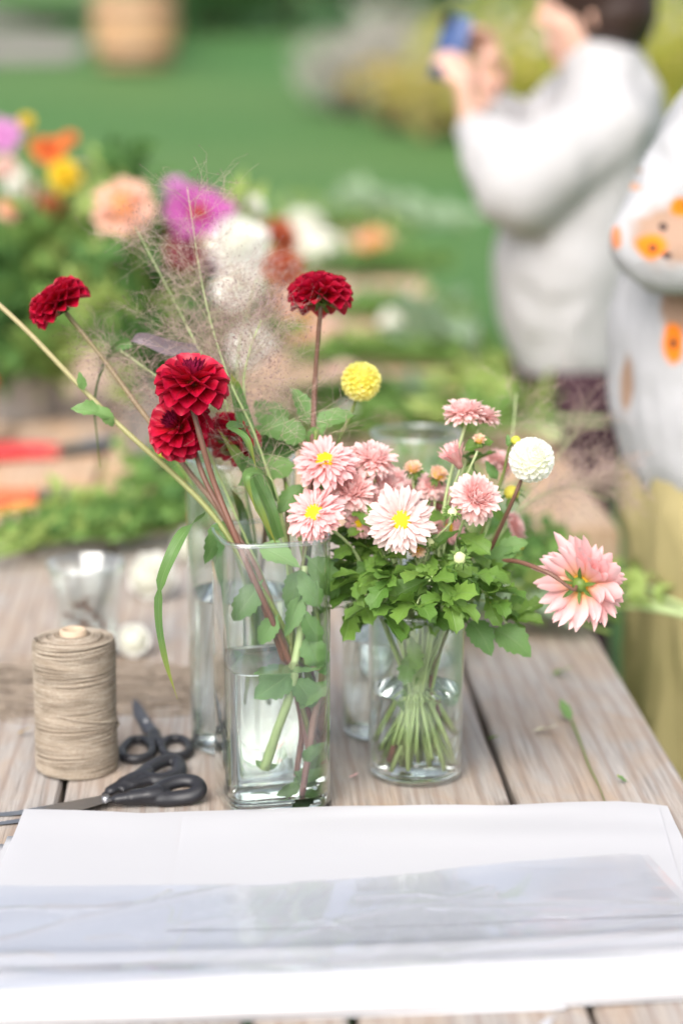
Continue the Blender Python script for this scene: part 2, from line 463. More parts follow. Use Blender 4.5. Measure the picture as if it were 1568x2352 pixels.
TA = math.radians(3.05)                                   # the planks run away slightly to the left
U = Vector((-sin(TA), cos(TA), 0)); W = Vector((cos(TA), sin(TA), 0))
def tcoord(p): return (p.dot(W), p.dot(U))
edge_r = tcoord(T(1480, 1628))[0]
cuts = sorted([tcoord(T(x, 1862))[0] for x in (133, 556, 750, 1188)])
pitchw = cuts[3] - cuts[2]
cuts = [cuts[0] - 3 * pitchw, cuts[0] - 2 * pitchw, cuts[0] - pitchw] + cuts + [edge_r]
def table(name, label, v0, v1, du, mat, legs_v):
    root = thing(name, label, 'table', W * ((cuts[0] + cuts[-1]) / 2 + du) + U * ((v0 + v1) / 2))
    rot = Matrix.Rotation(TA, 3, 'Z'); rng = random.Random(len(label))
    for a, b in zip(cuts, cuts[1:]):
        gap = 0.0036; w = (b - a) / 2 - gap; e = rng.uniform(-.012, .012)
        mb = MB(); n = 14; L = (v1 - v0) / 2 + e; th = 0.026
        # plank: slightly cupped and uneven along its length
        prof = [(-w, -th), (-w, th - .005), (-w + .003, th - .001), (-w * .5, th + rng.uniform(-.0006, .0008)), (0, th + rng.uniform(-.0006, .0008)), (w * .5, th + rng.uniform(-.0006, .0008)), (w - .003, th - .001), (w, th - .005), (w, -th)]
        vs, fs = [], []
        m = len(prof)
        for i in range(n + 1):
            y = -L + 2 * L * i / n; jx = rng.uniform(-.0012, .0012); jz = rng.uniform(-.0006, .0006)
            for (x, z) in prof: vs.append(Vector((x + jx * (1 if x > 0 else -.6), y, z + jz)))
        for i in range(n):
            for j in range(m):
                p, q = i * m + j, i * m + (j + 1) % m; fs.append((q, p, p + m, q + m))
        fs.append(tuple(range(m))[::-1]); fs.append(tuple(range(n * m, n * m + m)))
        mb.add(vs, fs)
        o = mb.build('plank', mat, root, smooth=False)
        c = W * ((a + b) / 2 + du) + U * ((v0 + v1) / 2) - root.location; c.z = TZ - th
        o.location = c; o.rotation_euler = (0, 0, TA)
    wid = (cuts[-1] - cuts[0]) / 2
    for lv in legs_v:
        mb = MB(); box(mb, (0, 0, 0), (wid - .06, .045, .022), .003)
        o = mb.build('crossbeam', mat, root, False); c = W * ((cuts[0] + cuts[-1]) / 2 + du) + U * lv - root.location; c.z = TZ - .052 - .0235; o.location = c; o.rotation_euler = (0, 0, TA)
        for s in (-1, 1):
            mb = MB(); box(mb, (0, 0, 0), (.04, .04, (TZ - .1) / 2), .004)
            o = mb.build('leg', mat, root, False); c = W * ((cuts[0] + cuts[-1]) / 2 + du + s * (wid - .22)) + U * lv - root.location; c.z = (TZ - .1) / 2; o.location = c; o.rotation_euler = (0, 0, TA)
    return root
table('plank_table', 'weathered grey plank table carrying the glass vases', 1.36, 3.30, 0.0, M_WOOD, (1.6, 3.1))
table('plank_table', 'long plank table strewn with cut greenery beyond the vases', 3.33, 8.6, 0.14, M_WOODF, (3.6, 6.0, 8.3))

# ---------------------------------------------------------------- planting round the lawn
def shrub_mat(name, a, b, c=None):
    t = NT(name); f = t.noise(t.coord(), 5, 3)
    col = t.mix(f, a, b)
    if c is not None: col = t.mix(t.ramp(t.noise(t.coord(), 8, 2), [(0.56, 0.0), (0.62, 1.0)]).outputs[0], col, c)
    p = t.pbsdf(col, 0.6, 0.2); tr = t.n('BsdfTranslucent', Color=col)
    return t.out(t.mixsh(0.3, p, tr))
M_BARK = plain('bark', (0.10, 0.075, 0.055), 0.9, 0.1, var=.4, nscale=20)
def leaf_cloud(mb, rng, c, rad, n, size, lump=9, mi=0, up=0.3, narrow=0.45):
    cl = []
    for _ in range(lump):
        while True:
            q = Vector((rng.uniform(-1, 1), rng.uniform(-1, 1), rng.uniform(-1, 1)))
            if q.length < 1: break
        cl.append((q * 0.72, rng.uniform(.25, .5)))
    for _ in range(n):
        q, r = rng.choice(cl)
        d = Vector((rng.gauss(0, 1), rng.gauss(0, 1), rng.gauss(0, 1))).normalized()
        p = q + d * r * rng.uniform(.55, 1.0)
        p = Vector(c) + Vector((p.x * rad[0], p.y * rad[1], p.z * rad[2]))
        s = size * rng.uniform(.6, 1.3)
        dr = (d + Vector((0, 0, up)) + Vector((rng.gauss(0, .5), rng.gauss(0, .5), rng.gauss(0, .5)))).normalized()
        b = basis(dr, Vector((rng.gauss(0, 1), rng.gauss(0, 1), 1)))
        pts = [Vector((0, 0, 0)), Vector((narrow * s * .5, s * .45, .08 * s)), Vector((0, s, 0)), Vector((-narrow * s * .5, s * .45, .08 * s))]
        mb.add([p + b.to_3x3() @ w for w in pts], [(0, 1, 2, 3)], None, None, mi)
def shrub(name, label, base, rad, mat, seed, n=2600, size=.07, group=None, cat='shrub', blooms=None):
    rng = random.Random(seed); base = Vector(base); base.z = terr(base.x, base.y)
    root = thing(name, label, cat, base, group)
    mb = MB()
    for i in range(7):
        a = rng.uniform(0, 6.28); e = Vector((cos(a) * rad[0] * .6, sin(a) * rad[1] * .6, rad[2] * rng.uniform(.9, 1.5)))
        tube(mb, spline([Vector((cos(a) * .05, sin(a) * .05, 0)), e * .5 + Vector((0, 0, rad[2] * .2)), e], 7), [.022, .016, .008], 6)
    mb.build('stem', M_BARK, root)
    mb = MB(); leaf_cloud(mb, rng, (0, 0, rad[2] * 1.02), rad, n, size, 16)
    o = mb.build('foliage', mat, root, False); o['kind'] = 'stuff'
    if blooms:
        bm, cnt, bs = blooms; mb = MB()
        for _ in range(cnt):
            d = Vector((rng.gauss(0, 1), rng.gauss(0, 1), abs(rng.gauss(0, 1)))).normalized()
            p = Vector((d.x * rad[0], d.y * rad[1], rad[2] * 1.02 + d.z * rad[2]))
            ellipsoid(mb, p, (bs, bs, bs * .7), 7, 4)
        o = mb.build('bloom', bm, root); o['kind'] = 'stuff'
    return root
SH_SILVER = shrub_mat('silver_foliage', (0.42, 0.40, 0.34), (0.60, 0.57, 0.52))
SH_DARK = shrub_mat('dark_foliage', (0.012, 0.022, 0.012), (0.04, 0.05, 0.03))
SH_YEL = shrub_mat('lime_foliage', (0.36, 0.42, 0.055), (0.62, 0.58, 0.13), (0.70, 0.56, 0.22))
SH_OCH = shrub_mat('ochre_foliage', (0.48, 0.41, 0.14), (0.66, 0.55, 0.27), (0.40, 0.42, 0.12))
SH_GRN = shrub_mat('green_foliage', (0.03, 0.09, 0.025), (0.07, 0.16, 0.05))
B_YEL = plain('yellow_bloom', (0.62, 0.44, 0.06), 0.6); B_ORA = plain('orange_bloom', (0.65, 0.27, 0.08), 0.6); B_PALE = plain('pale_bloom', (0.5, 0.47, 0.36), 0.6)
def gp(vx, vy): return ground_hit(vx, vy)
shrub('silver_shrub', 'low silvery grey cushion shrub at the lawn edge behind the phone', gp(800, 265), (.62, .45, .33), SH_SILVER, 1, 2600, .06)
shrub('silver_shrub', 'taller silver grey shrub in shade beside the dark evergreens', gp(905, 225), (.7, .5, .40), SH_SILVER, 2, 2600, .06)
shrub('perennial_clump', 'ochre and straw coloured perennials in front of the silver shrubs', gp(900, 300), (.36, .3, .24), SH_OCH, 3, 1400, .05, None, 'perennials', (B_YEL, 40, .022))
shrub('perennial_clump', 'straw yellow perennials under the hands holding the phone', gp(1010, 318), (.30, .3, .22), SH_OCH, 4, 1200, .05, None, 'perennials', (B_YEL, 30, .02))
for k, (vx, vy, rx, rz, sd) in enumerate([(1110, 315, .5, .42, 11), (1195, 335, .42, .34, 12), (1250, 240, .75, .62, 13), (1500, 255, .8, .66, 15), (1560, 330, .42, .52, 16)]):
    shrub('lime_shrub', ['lime green shrub with straw tips right behind the raised phone', 'small bright green mound between the sweater sleeve and the lawn',
          'broad lime green shrub in front of the face of the person with the phone', 'lime shrub with orange flowers behind the white sweater back',
          'bright chartreuse shrub between the two people'][k], gp(vx, vy), (rx, .5, rz), SH_YEL, sd, 2200, .07, None, 'shrub', (B_ORA if k in (3,) else B_PALE, 26, .035))
for k, (vx, vy, rx, rz, sd) in enumerate([(660, 60, 1.3, .7, 21), (900, 75, 1.5, .8, 22), (480, 75, .9, .35, 23), (1010, 60, 1.0, .9, 24)]):
    shrub('evergreen_shrub', ['dark evergreen shrub behind the far end of the lawn', 'large near-black evergreen above the silver shrubs', 'low dark green shrub right of the wooden barrel',
          'dark evergreen behind the blue phone'][k], gp(vx, vy), (rx, .8, rz), SH_DARK if k in (1, 3) else SH_GRN, sd, 3000, .09)
shrub('grass_clump', 'tuft of rough dark grass below the gravel path', gp(330, 100), (.6, .4, .2), SH_GRN, 25, 1500, .08, None, 'grass')
shrub('grass_clump', 'rough grass verge between the two gravel strips', gp(120, 66), (1.6, .25, .12), SH_GRN, 26, 1500, .08, None, 'grass')

def barrel(base):
    root = thing('barrel_planter', 'ochre wooden half barrel standing on the far lawn by the gravel path', 'planter', base)
    ma = wood_material('barrel_wood', (1.35, 0.95, 0.62)); mh = plain('barrel_hoop', (0.16, 0.13, 0.12), 0.6, metal=.6)
    n = 18
    for i in range(n):
        a = 2 * pi * i / n; mb = MB(); h = .62
        vs, fs = [], []
        prof = [0.31, 0.35, 0.37, 0.375, 0.36]
        for q, r in enumerate(prof):
            z = .03 + h * q / 4
            for rr in (r - .02, r):
                for da in (-.485, .485):
                    aa = 2 * pi * da / n; vs.append(Vector((rr * cos(aa), rr * sin(aa), z)))
        for q in range(4):
            o = q * 4; e = o + 4
            fs += [(o + 2, o + 3, e + 3, e + 2), (o + 1, o, e, e + 1), (o, o + 2, e + 2, e), (o + 3, o + 1, e + 1, e + 3)]
        fs += [(0, 1, 3, 2), (16, 18, 19, 17)]
        mb.add(vs, fs); o = mb.build('stave', ma, root, False); o.rotation_euler = (0, 0, a)
    for z, r in ((.12, .345), (.50, .379)):
        mb = MB(); lathe(mb, [(r, z - .02), (r + .006, z - .02), (r + .006, z + .02), (r, z + .02)], 36); mb.build('hoop', mh, root)
    mb = MB(); lathe(mb, [(0, .58), (.34, .58)], 24); mb.build('soil', bpy.data.materials['bed_soil'], root)
    rng = random.Random(5); mb = MB(); leaf_cloud(mb, rng, (0, 0, .85), (.36, .36, .22), 900, .07)
    o = mb.build('foliage', SH_OCH, root, False); o['kind'] = 'stuff'
b = gp(312, 158); barrel(b)

# a tall evergreen hedge closes the garden beyond the frame
for i, x in enumerate((-26, -17, -8, 1, 10, 19, 28)):
    shrub('hedge_tree', 'tall dark hedge tree closing the far end of the garden', (x + R.uniform(-1, 1), 46 + R.uniform(-2, 2), 0), (5.2, 2.5, 3.2), SH_GRN, 60 + i, 2600, .5, 'hedge trees at the far end of the garden', 'tree')

# ================================================================== glass on the table
import bmesh
def fix_normals(o):
    bm = bmesh.new(); bm.from_mesh(o.data); bmesh.ops.recalc_face_normals(bm, faces=bm.faces); bm.to_mesh(o.data); bm.free()
M_BASE = glass_mat('glass_base', (0.99, 0.998, 0.995), 1.30)
def thin_glass():
    t = NT('clear_glass'); lw = t.n('LayerWeight', Blend=0.5)
    f = t.math('ADD', 0.04, t.math('MULTIPLY', t.math('POWER', lw.outputs['Facing'], 2.4), 0.90))
    tr = t.n('BsdfTransparent', Color=(0.972, 0.986, 0.980)); gl = t.n('BsdfGlossy', Color=(0.97, 0.99, 0.98), Roughness=0.02)
    return t.out(t.mixsh(f, tr, gl))
def rim_glass():
    t = NT('polished_rim'); lw = t.n('LayerWeight', Blend=0.5)
    tr = t.n('BsdfTransparent', Color=(0.97, 0.985, 0.98)); gl = t.n('BsdfGlossy', Color=(0.97, 0.985, 0.985), Roughness=0.12)
    return t.out(t.mixsh(t.math('ADD', 0.16, t.math('MULTIPLY', t.math('POWER', lw.outputs['Facing'], 1.5), 0.5)), tr, gl))
M_GLASS = thin_glass(); M_RIM = rim_glass()
M_WATER = glass_mat('water', (0.994, 0.999, 0.997), 1.333)
def sq_shape(p):
    def f(a):
        c, s = cos(a), sin(a); return (math.copysign(abs(c) ** (2 / p), c), math.copysign(abs(s) ** (2 / p), s))
    return f
def vase(name, label, centre, r, h, wall, base, water_h, shape=None, rot=0.0, k=72):
    root = thing(name, label, 'vase', centre); root.rotation_euler = (0, 0, rot)
    b = .0035
    prof = [(0, .0004), (r - b * 2.2, .0), (r - b * .7, .0012), (r, .0055), (r, h * .5), (r, h - .0015), (r - .0006, h - .0004), (r - wall * .5, h), (r - wall + .0006, h - .0004), (r - wall, h - .0015),
            (r - wall, h * .5), (r - wall, base + b), (r - wall - b * .5, base + .0012), (r - wall - b * 1.6, base), (0, base)]
    mb = MB(); lathe(mb, prof, k, (0, 0, .0006), shape); o = mb.build('glass_body', M_GLASS, root); fix_normals(o)
    mb = MB(); ck = [Vector(((cos(2 * pi * j / k) if shape is None else shape(2 * pi * j / k)[0]) * (r - wall * .5), (sin(2 * pi * j / k) if shape is None else shape(2 * pi * j / k)[1]) * (r - wall * .5), h + .0010)) for j in range(k)]
    tube(mb, ck, wall * 1.05, 10, closed=True); mb.build('glass_rim', M_RIM, root)
    mb = MB(); rb = r - wall - .0004; lathe(mb, [(0, .0012), (rb - b * 1.8, .0012), (rb - b * .3, .0026), (rb, .0056), (rb, base - .0022), (rb - .0012, base - .0008), (rb - b, base - .0004), (0, base - .0004)], k, (0, 0, .0006), shape); fix_normals(mb.build('glass_foot', M_BASE, root))
    if water_h:
        g = .00025; ri = r - wall - g; z0 = base + .0006 + g
        mb = MB(); lathe(mb, [(0, z0), (ri - b * 1.6, z0), (ri - b * .5, z0 + .0013), (ri, z0 + b), (ri, water_h * .6), (ri, water_h - .0005), (ri - .0004, water_h + .0012), (ri - .0018, water_h + .0003), (ri - .006, water_h), (0, water_h)], k, (0, 0, 0), shape)
        w = mb.build('water', M_WATER, root); fix_normals(w)
    return root
C_ROUND = Vector((.0785, 2.198, TZ)); H_ROUND = .181; R_ROUND = .0500
C_B = Vector((.0500, 2.335, TZ)); C_A = Vector((.0915, 2.62, TZ))
C_LEFT = Vector((-.1085, 2.298, TZ)); C_SQ = Vector((-.0712, 2.126, TZ)); H_SQ = .279
vase('round_vase', 'short round glass vase holding the pink asters', C_ROUND, R_ROUND, H_ROUND, .0020, .007, .094)
vase('round_vase', 'short round water-filled glass vase standing just behind the aster vase', C_B, .050, .176, .0020, .007, .115)
vase('tall_vase', 'tall empty-topped glass cylinder with its open rim above the pink asters', C_A, .0555, .288, .0022, .008, .12)
vase('tall_vase', 'tall round glass cylinder behind the square vase, two thirds full of water', C_LEFT, .0590, .322, .0022, .008, .172)
vase('square_vase', 'square round-cornered glass vase holding the red dahlia stems', C_SQ, .0552, H_SQ, .0026, .012, .147, sq_shape(4.2), math.radians(14), 96)

# faceted tumbler with cuttings behind the spool
def tumbler(centre):
    root = thing('glass_tumbler', 'fluted glass tumbler with dry brown cuttings behind the twine spool', 'glass', centre)
    n = 10
    def shp(a):
        f = 1 - .035 * abs(sin(a * n / 2)); return (cos(a) * f, sin(a) * f)
    mb = MB(); lathe(mb, [(0, .001), (.034, .0), (.037, .004), (.0385, .05), (.041, .085), (.047, .102), (.0505, .121), (.0495, .122), (.0485, .121), (.045, .102), (.039, .085), (.0355, .05), (.034, .016), (.03, .014), (0, .014)], 80, (0, 0, .0006), shp)
    fix_normals(mb.build('glass_body', M_RIM, root))
    rng = random.Random(3); m1 = plain('dry_cutting', (0.20, 0.10, 0.07), 0.8, var=.5, nscale=90)
    for i in range(16):
        a = rng.uniform(0, 6.28); r = rng.uniform(0, .024); z = .018 + rng.random() * .05
        mb = MB(); blade(mb, 5, 2, lambda t: .006 * sin(pi * (t * .9 + .06)), .5, rng.uniform(-1.5, 1.5), .026)
        o = mb.build('dry_leaf', m1, root); o.matrix_basis = Matrix.Translation((r * cos(a), r * sin(a), z)) @ Euler((rng.uniform(-1, 1), rng.uniform(-1, 1), a)).to_matrix().to_4x4() @ Matrix.Scale(.7, 4)
    return root
tumbler(Vector(((198 - 784) / FPX * 2.72, 2.64, TZ)))

# ---------------------------------------------------------------- spool of twine
def spool(centre, r, h):
    root = thing('twine_spool', 'tall spool of undyed linen twine standing beside the scissors', 'twine', centre)
    t = NT('linen_twine'); n1 = t.noise(t.coord(scale=(1, 1, 3)), 420, 3); n2 = t.noise(t.coord(scale=(26, 26, 800)), 1.0, 3, .6)
    c = t.mix(t.ramp(n2, [(0.3, 0.0), (0.7, 1.0)]).outputs[0], (0.29, 0.235, 0.175), (0.60, 0.53, 0.44)); c = t.mix(t.ramp(n1, [(0.35, 0.7), (0.6, 0.0)]).outputs[0], c, (0.28, 0.21, 0.15))
    mt = t.out(t.pbsdf(c, 0.85, 0.15, t.bump(n1, 0.8, 0.001)))
    mc = plain('card_core', (0.52, 0.40, 0.29), 0.75, .2, bump=.2)
    rng = random.Random(9)
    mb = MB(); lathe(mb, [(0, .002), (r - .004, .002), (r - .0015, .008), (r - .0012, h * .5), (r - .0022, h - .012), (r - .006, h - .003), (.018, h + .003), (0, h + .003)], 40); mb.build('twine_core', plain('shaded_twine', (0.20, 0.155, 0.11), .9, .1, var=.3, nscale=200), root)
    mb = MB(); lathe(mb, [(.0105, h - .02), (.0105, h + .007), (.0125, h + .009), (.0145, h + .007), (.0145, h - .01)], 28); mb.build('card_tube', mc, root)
    mb = MB(); lathe(mb, [(0, h - .018), (.0103, h - .018)], 20); mb.build('tube_floor', mc, root)  # disc closing the tube, same card colour
    def rad(z): return r * (1 - .018 * sin(pi * z / h) ** 2 - (.05 if z > h - .012 else 0) * ((z - h + .012) / .012) ** 2 - (.05 if z < .008 else 0) * ((.008 - z) / .008) ** 2)
    mb = MB()
    for lay in range(2):
        z = .002; a = 0.0; path = []
        while z < h - .001:
            path.append((a, z)); a += 2 * pi / 30; z += (.00115) / 30
        pts = []
        ph = rng.uniform(0, 6)
        for (a, z) in path:
            zz = min(h - .001, max(.0015, z + .0009 * sin(a * (.31 if lay else .47) + ph) + .0026 * sin(a * 1.0 + z * 210 * (1 if lay else -1) + ph) * (1 if lay else -1)))
            q = rad(zz) + (.0006 if lay else 0) + rng.uniform(-.0002, .00025)
            pts.append(Vector((q * cos(a * (1 if lay else -1)), q * sin(a * (1 if lay else -1)), zz)))
        tube(mb, pts, .00054, 4, caps=False)
    o = mb.build('wound_twine', mt, root); o['kind'] = 'stuff'
    mb = MB()
    for k in range(9):                                     # turns over the shoulder
        pts = []; a0 = rng.uniform(0, 6)
        for i in range(40):
            a = a0 + i * .16; q = r * .95 - (r * .95 - .017) * ((k + i / 40) / 9); z = h - .0015 + .0042 * ((k + i / 40) / 9) + rng.uniform(-.0002, .0002)
            pts.append(Vector((q * cos(a), q * sin(a), z)))
        tube(mb, pts, .00105, 4, caps=False)
    o = mb.build('shoulder_twine', mt, root); o['kind'] = 'stuff'
    mb = MB()                                              # a slack slanting turn and a loose knot on the right
    pts = []
    for i in range(40):
        a = -1.9 + i * .06; pts.append(Vector(((rad(.05) + .0017) * cos(a), (rad(.05) + .0017) * sin(a), .072 - .022 * i / 39)))
    pts += [Vector((r * 1.035, .010, .046)), Vector((r * 1.05, .004, .050)), Vector((r * 1.03, -.002, .047))]
    tube(mb, spline(pts, 90), .0011, 5); mb.build('loose_turn', mt, root)
    return root
spool(T(178, 1764), .0432, .146)

# skein of raw flax lying across the table behind the spool
def skein():
    p0 = T(-60, 1600); root = thing('flax_skein', 'loose brown skein of raw flax lying across the planks behind the twine spool', 'flax skein', T(220, 1590))
    m = plain('raw_flax', (0.33, 0.27, 0.215), 0.8, .2, var=.5, nscale=160); rng = random.Random(4); mb = MB()
    for i in range(110):
        d = rng.uniform(-.05, 1.1); hgt = rng.random() ** 2 * .014 * sin(pi * min(.97, max(.03, d)))
        pts = []
        for k in range(8):
            u = k / 7; vx = -90 + 535 * u + rng.uniform(-6, 6); vy = 1652 - 118 * d * (1 - .25 * u) - 22 * u + 12 * sin(u * 5 + d * 3 + i * .4) + rng.uniform(-7, 7)
            p = T(vx, vy); p.z = TZ + .0016 + hgt + .003 * sin(u * 7 + i) * rng.random() + (.004 * abs(sin(u * 3 + i * .1)) if hgt > .004 else 0)
            pts.append(p)
        tube(mb, spline(pts, 24), .0008, 4, caps=False)
    o = mb.build('flax_fibres', m, root, off=root.location); o['kind'] = 'stuff'
skein()

# ---------------------------------------------------------------- scissors
M_BLK = plain('black_handle', (0.018, 0.018, 0.022), 0.42, 0.5, var=.15, nscale=60)
M_STEEL = plain('dull_steel', (0.36, 0.36, 0.37), 0.34, 0.5, 0.9, var=.2, nscale=25)
M_DKSTEEL = plain('dark_steel', (0.13, 0.135, 0.16), 0.38, 0.5, 0.7, var=.2, nscale=25)
def slab(mb, pts2d, z0, z1, fn, bev=.0):
    """flat plate: outline points mapped by fn((a, b), z)"""
    n = len(pts2d); vs = [fn(p, z0) for p in pts2d] + [fn(p, z1) for p in pts2d]
    fs = [tuple(range(n))[::-1], tuple(range(n, 2 * n))] + [(i, (i + 1) % n, n + (i + 1) % n, n + i) for i in range(n)]
    mb.add(vs, fs); return mb
def scissors_front():
    root = thing('scissors', 'black handled scissors lying in front of the spool with blades under the paper', 'scissors', T(250, 1836))
    o = root.location
    def P(x, y, z): return T(x, y, TZ + z)
    # two steel blades running left under the white paper
    for k, (pts, z) in enumerate([([(248, 1822), (262, 1838), (150, 1872), (40, 1890), (-70, 1902), (-75, 1899), (60, 1878), (150, 1850)], .0075), ([(238, 1826), (246, 1836), (120, 1862), (20, 1874), (-60, 1876), (-60, 1873), (40, 1862), (140, 1844)], .0042)]):
        mb = MB(); slab(mb, pts, z, z + .0022, lambda p, zz: P(p[0], p[1], max(.0006, zz * min(1, max(.22, (p[0] + 20) / 250))))); mb.build('blade', M_STEEL, root, False, o)
    mb = MB(); p = P(243, 1832, .0105); lathe(mb, [(.0, .0022), (.003, .002), (.0045, .0), (.0045, -.004)], 20, p); mb.build('pivot_screw', M_STEEL, root, True, o)
    # lower handle with its long finger loop
    mb = MB()
    ring = [P(*q) for q in [(352, 1822, .013), (385, 1802, .017), (420, 1793, .019), (449, 1797, .018), (458, 1814, .014), (440, 1828, .010), (400, 1834, .008), (365, 1834, .009)]]
    rg = spline(ring + ring[:3], 48)[4:40]
    tube(mb, spline(ring + [ring[0]], 40)[:-1], [.0085] * 39, 12, closed=True, flat=.8)
    tube(mb, spline([P(246, 1838, .008), P(275, 1834, .010), P(315, 1828, .012), P(356, 1822, .013), P(380, 1812, .014)], 18), [.0045, .0075, .0095, .011, .008], 12, flat=.75)
    tube(mb, spline([P(262, 1840, .007), P(310, 1838, .008), P(360, 1836, .008), P(395, 1834, .008)], 12), [.004, .006, .007, .007], 10, flat=.8)
    fused('finger_handle', mb, .0016, M_BLK, root, 4, o)
    # upper handle, turned back on the table behind it
    mb = MB()
    ring = [P(*q) for q in [(318, 1785, .012), (350, 1760, .014), (386, 1746, .015), (408, 1750, .013), (412, 1772, .011), (395, 1786, .010), (360, 1792, .010)]]
    tube(mb, spline(ring + [ring[0]], 40)[:-1], .0085, 12, closed=True, flat=.8)
    tube(mb, spline([P(238, 1828, .006), P(262, 1812, .009), P(300, 1792, .012), P(345, 1772, .013)], 16), [.004, .007, .009, .009], 12, flat=.75)
    tube(mb, spline([P(275, 1815, .008), P(320, 1797, .010), P(370, 1788, .010)], 12), [.006, .008, .007], 10, flat=.8)
    fused('thumb_handle', mb, .0016, M_BLK, root, 4, o)
def scissors_back():
    root = thing('scissors', 'smaller dark scissors with two round loops behind the front pair', 'scissors', T(352, 1690)); o = root.location
    def P(x, y, z): return T(x, y, TZ + z)
    for k, pts in enumerate([[(330, 1682), (362, 1682), (340, 1655), (318, 1622), (303, 1604), (306, 1640)], [(338, 1686), (366, 1680), (346, 1652), (324, 1620), (310, 1600), (318, 1645)]]):
        mb = MB(); slab(mb, pts, .004 + k * .003, .0066 + k * .003, lambda p, zz: P(p[0], p[1], zz)); mb.build('blade', M_DKSTEEL, root, False, o)
    mb = MB(); lathe(mb, [(.0, .002), (.003, .0018), (.004, .0), (.004, -.005)], 18, P(336, 1655, .0105)); mb.build('pivot_screw', M_STEEL, root, True, o)
    for ring, sh in (([(281, 1722), (300, 1702), (330, 1699), (349, 1714), (345, 1733), (318, 1743), (288, 1740)], [(352, 1683), (350, 1700), (349, 1718)]),
                     ([(371, 1712), (388, 1698), (415, 1697), (434, 1710), (432, 1728), (406, 1738), (380, 1732)], [(356, 1683), (362, 1700), (372, 1716)])):
        mb = MB(); q = [P(x, y, .007) for x, y in ring]
        tube(mb, spline(q + [q[0]], 36)[:-1], .0050, 10, closed=True)
        tube(mb, spline([P(x, y, .008) for x, y in sh], 10), [.0062, .0058, .005], 10)
        fused('finger_loop', mb, .0014, M_BLK, root, 3, o)
scissors_front(); scissors_back()

# red handled secateurs, out of focus at the back left
def secateurs(label, hpts, bpts, col, Yz):
    root = thing('secateurs', label, 'secateurs', T(*hpts[1])); o = root.location
    m = plain('handle_' + label.split()[0], col, 0.45, .4, var=.1)
    for k, dz in enumerate((.0, .0)):
        mb = MB(); tube(mb, spline([T(x, y + (14 if k else -4), TZ + .013) for x, y in hpts], 20), [.006, .011, .012, .010, .007], 10, flat=.8); mb.build('handle', m, root, True, o)
    mb = MB(); slab(mb, bpts, .008, .013, lambda p, zz: T(p[0], p[1], TZ + zz)); mb.build('blade', M_STEEL, root, False, o)
    mb = MB(); slab(mb, [(x, y + 8) for x, y in bpts], .002, .0075, lambda p, zz: T(p[0], p[1], TZ + zz)); mb.build('hook_blade', M_DKSTEEL, root, False, o)
secateurs('crimson handled secateurs lying on the planks at the back', [(-90, 1040), (-20, 1034), (60, 1030), (138, 1030)], [(138, 1024), (205, 1008), (262, 1000), (272, 1006), (225, 1026), (140, 1038)], (0.55, 0.045, 0.05), 4)
secateurs('orange handled secateurs lying nearer the greenery', [(-110, 1142), (-40, 1138), (30, 1136), (84, 1136)], [(84, 1128), (150, 1118), (205, 1122), (210, 1130), (160, 1142), (86, 1146)], (0.75, 0.13, 0.05), 3.5)

# ---------------------------------------------------------------- wrapping paper and cellophane
def paper_mat(name, c=(0.555, 0.553, 0.572)):
    t = NT(name); f = t.noise(t.coord(), 14, 4); g = t.noise(t.coord(), 400, 2)
    col = t.mix(t.math('MULTIPLY', f, 0.25), c, tuple(x * .97 for x in c))
    p = t.pbsdf(col, 0.62, 0.25, t.bump(t.math('ADD', t.math('MULTIPLY', f, 4.0), g), 0.06, 0.002)); tr = t.n('BsdfTranslucent', Color=col)
    return t.out(t.mixsh(0.12, p, tr))
M_PAPER = paper_mat('white_paper')
def polyline(pts, x):
    for (a, b), (c, d) in zip(pts, pts[1:]):
        if x <= c: return b + (d - b) * (x - a) / (c - a)
    return pts[-1][1]
def ruled(name, mat, back, front, zfn, nx, ny, parent, o, x0, x1, sl=None, sr=None, thick=0.0):
    """surface between a back edge and a front edge on the table; zfn(u, v, p) is its height above the planks"""
    mb = MB(); vs, fs = [], []
    for j in range(ny + 1):
        v = j / ny
        for i in range(nx + 1):
            u = i / nx
            xb = x0[0] + (x1[0] - x0[0]) * u; xf = x0[1] + (x1[1] - x0[1]) * u
            pb, pf = T(xb, polyline(back, xb)), T(xf, polyline(front, xf))
            p = pb.lerp(pf, v); p.z = TZ + zfn(u, v, p); vs.append(p)
    for j in range(ny):
        for i in range(nx):
            a = j * (nx + 1) + i; fs.append((a + 1, a, a + nx + 1, a + nx + 2))
    mb.add(vs, fs); ob = mb.build(name, mat, parent, True, o)
    if thick: m = ob.modifiers.new('thickness', 'SOLIDIFY'); m.thickness = thick; m.offset = -1
    return ob
def bumpz(x, c, w): return math.exp(-((x - c) / w) ** 2)
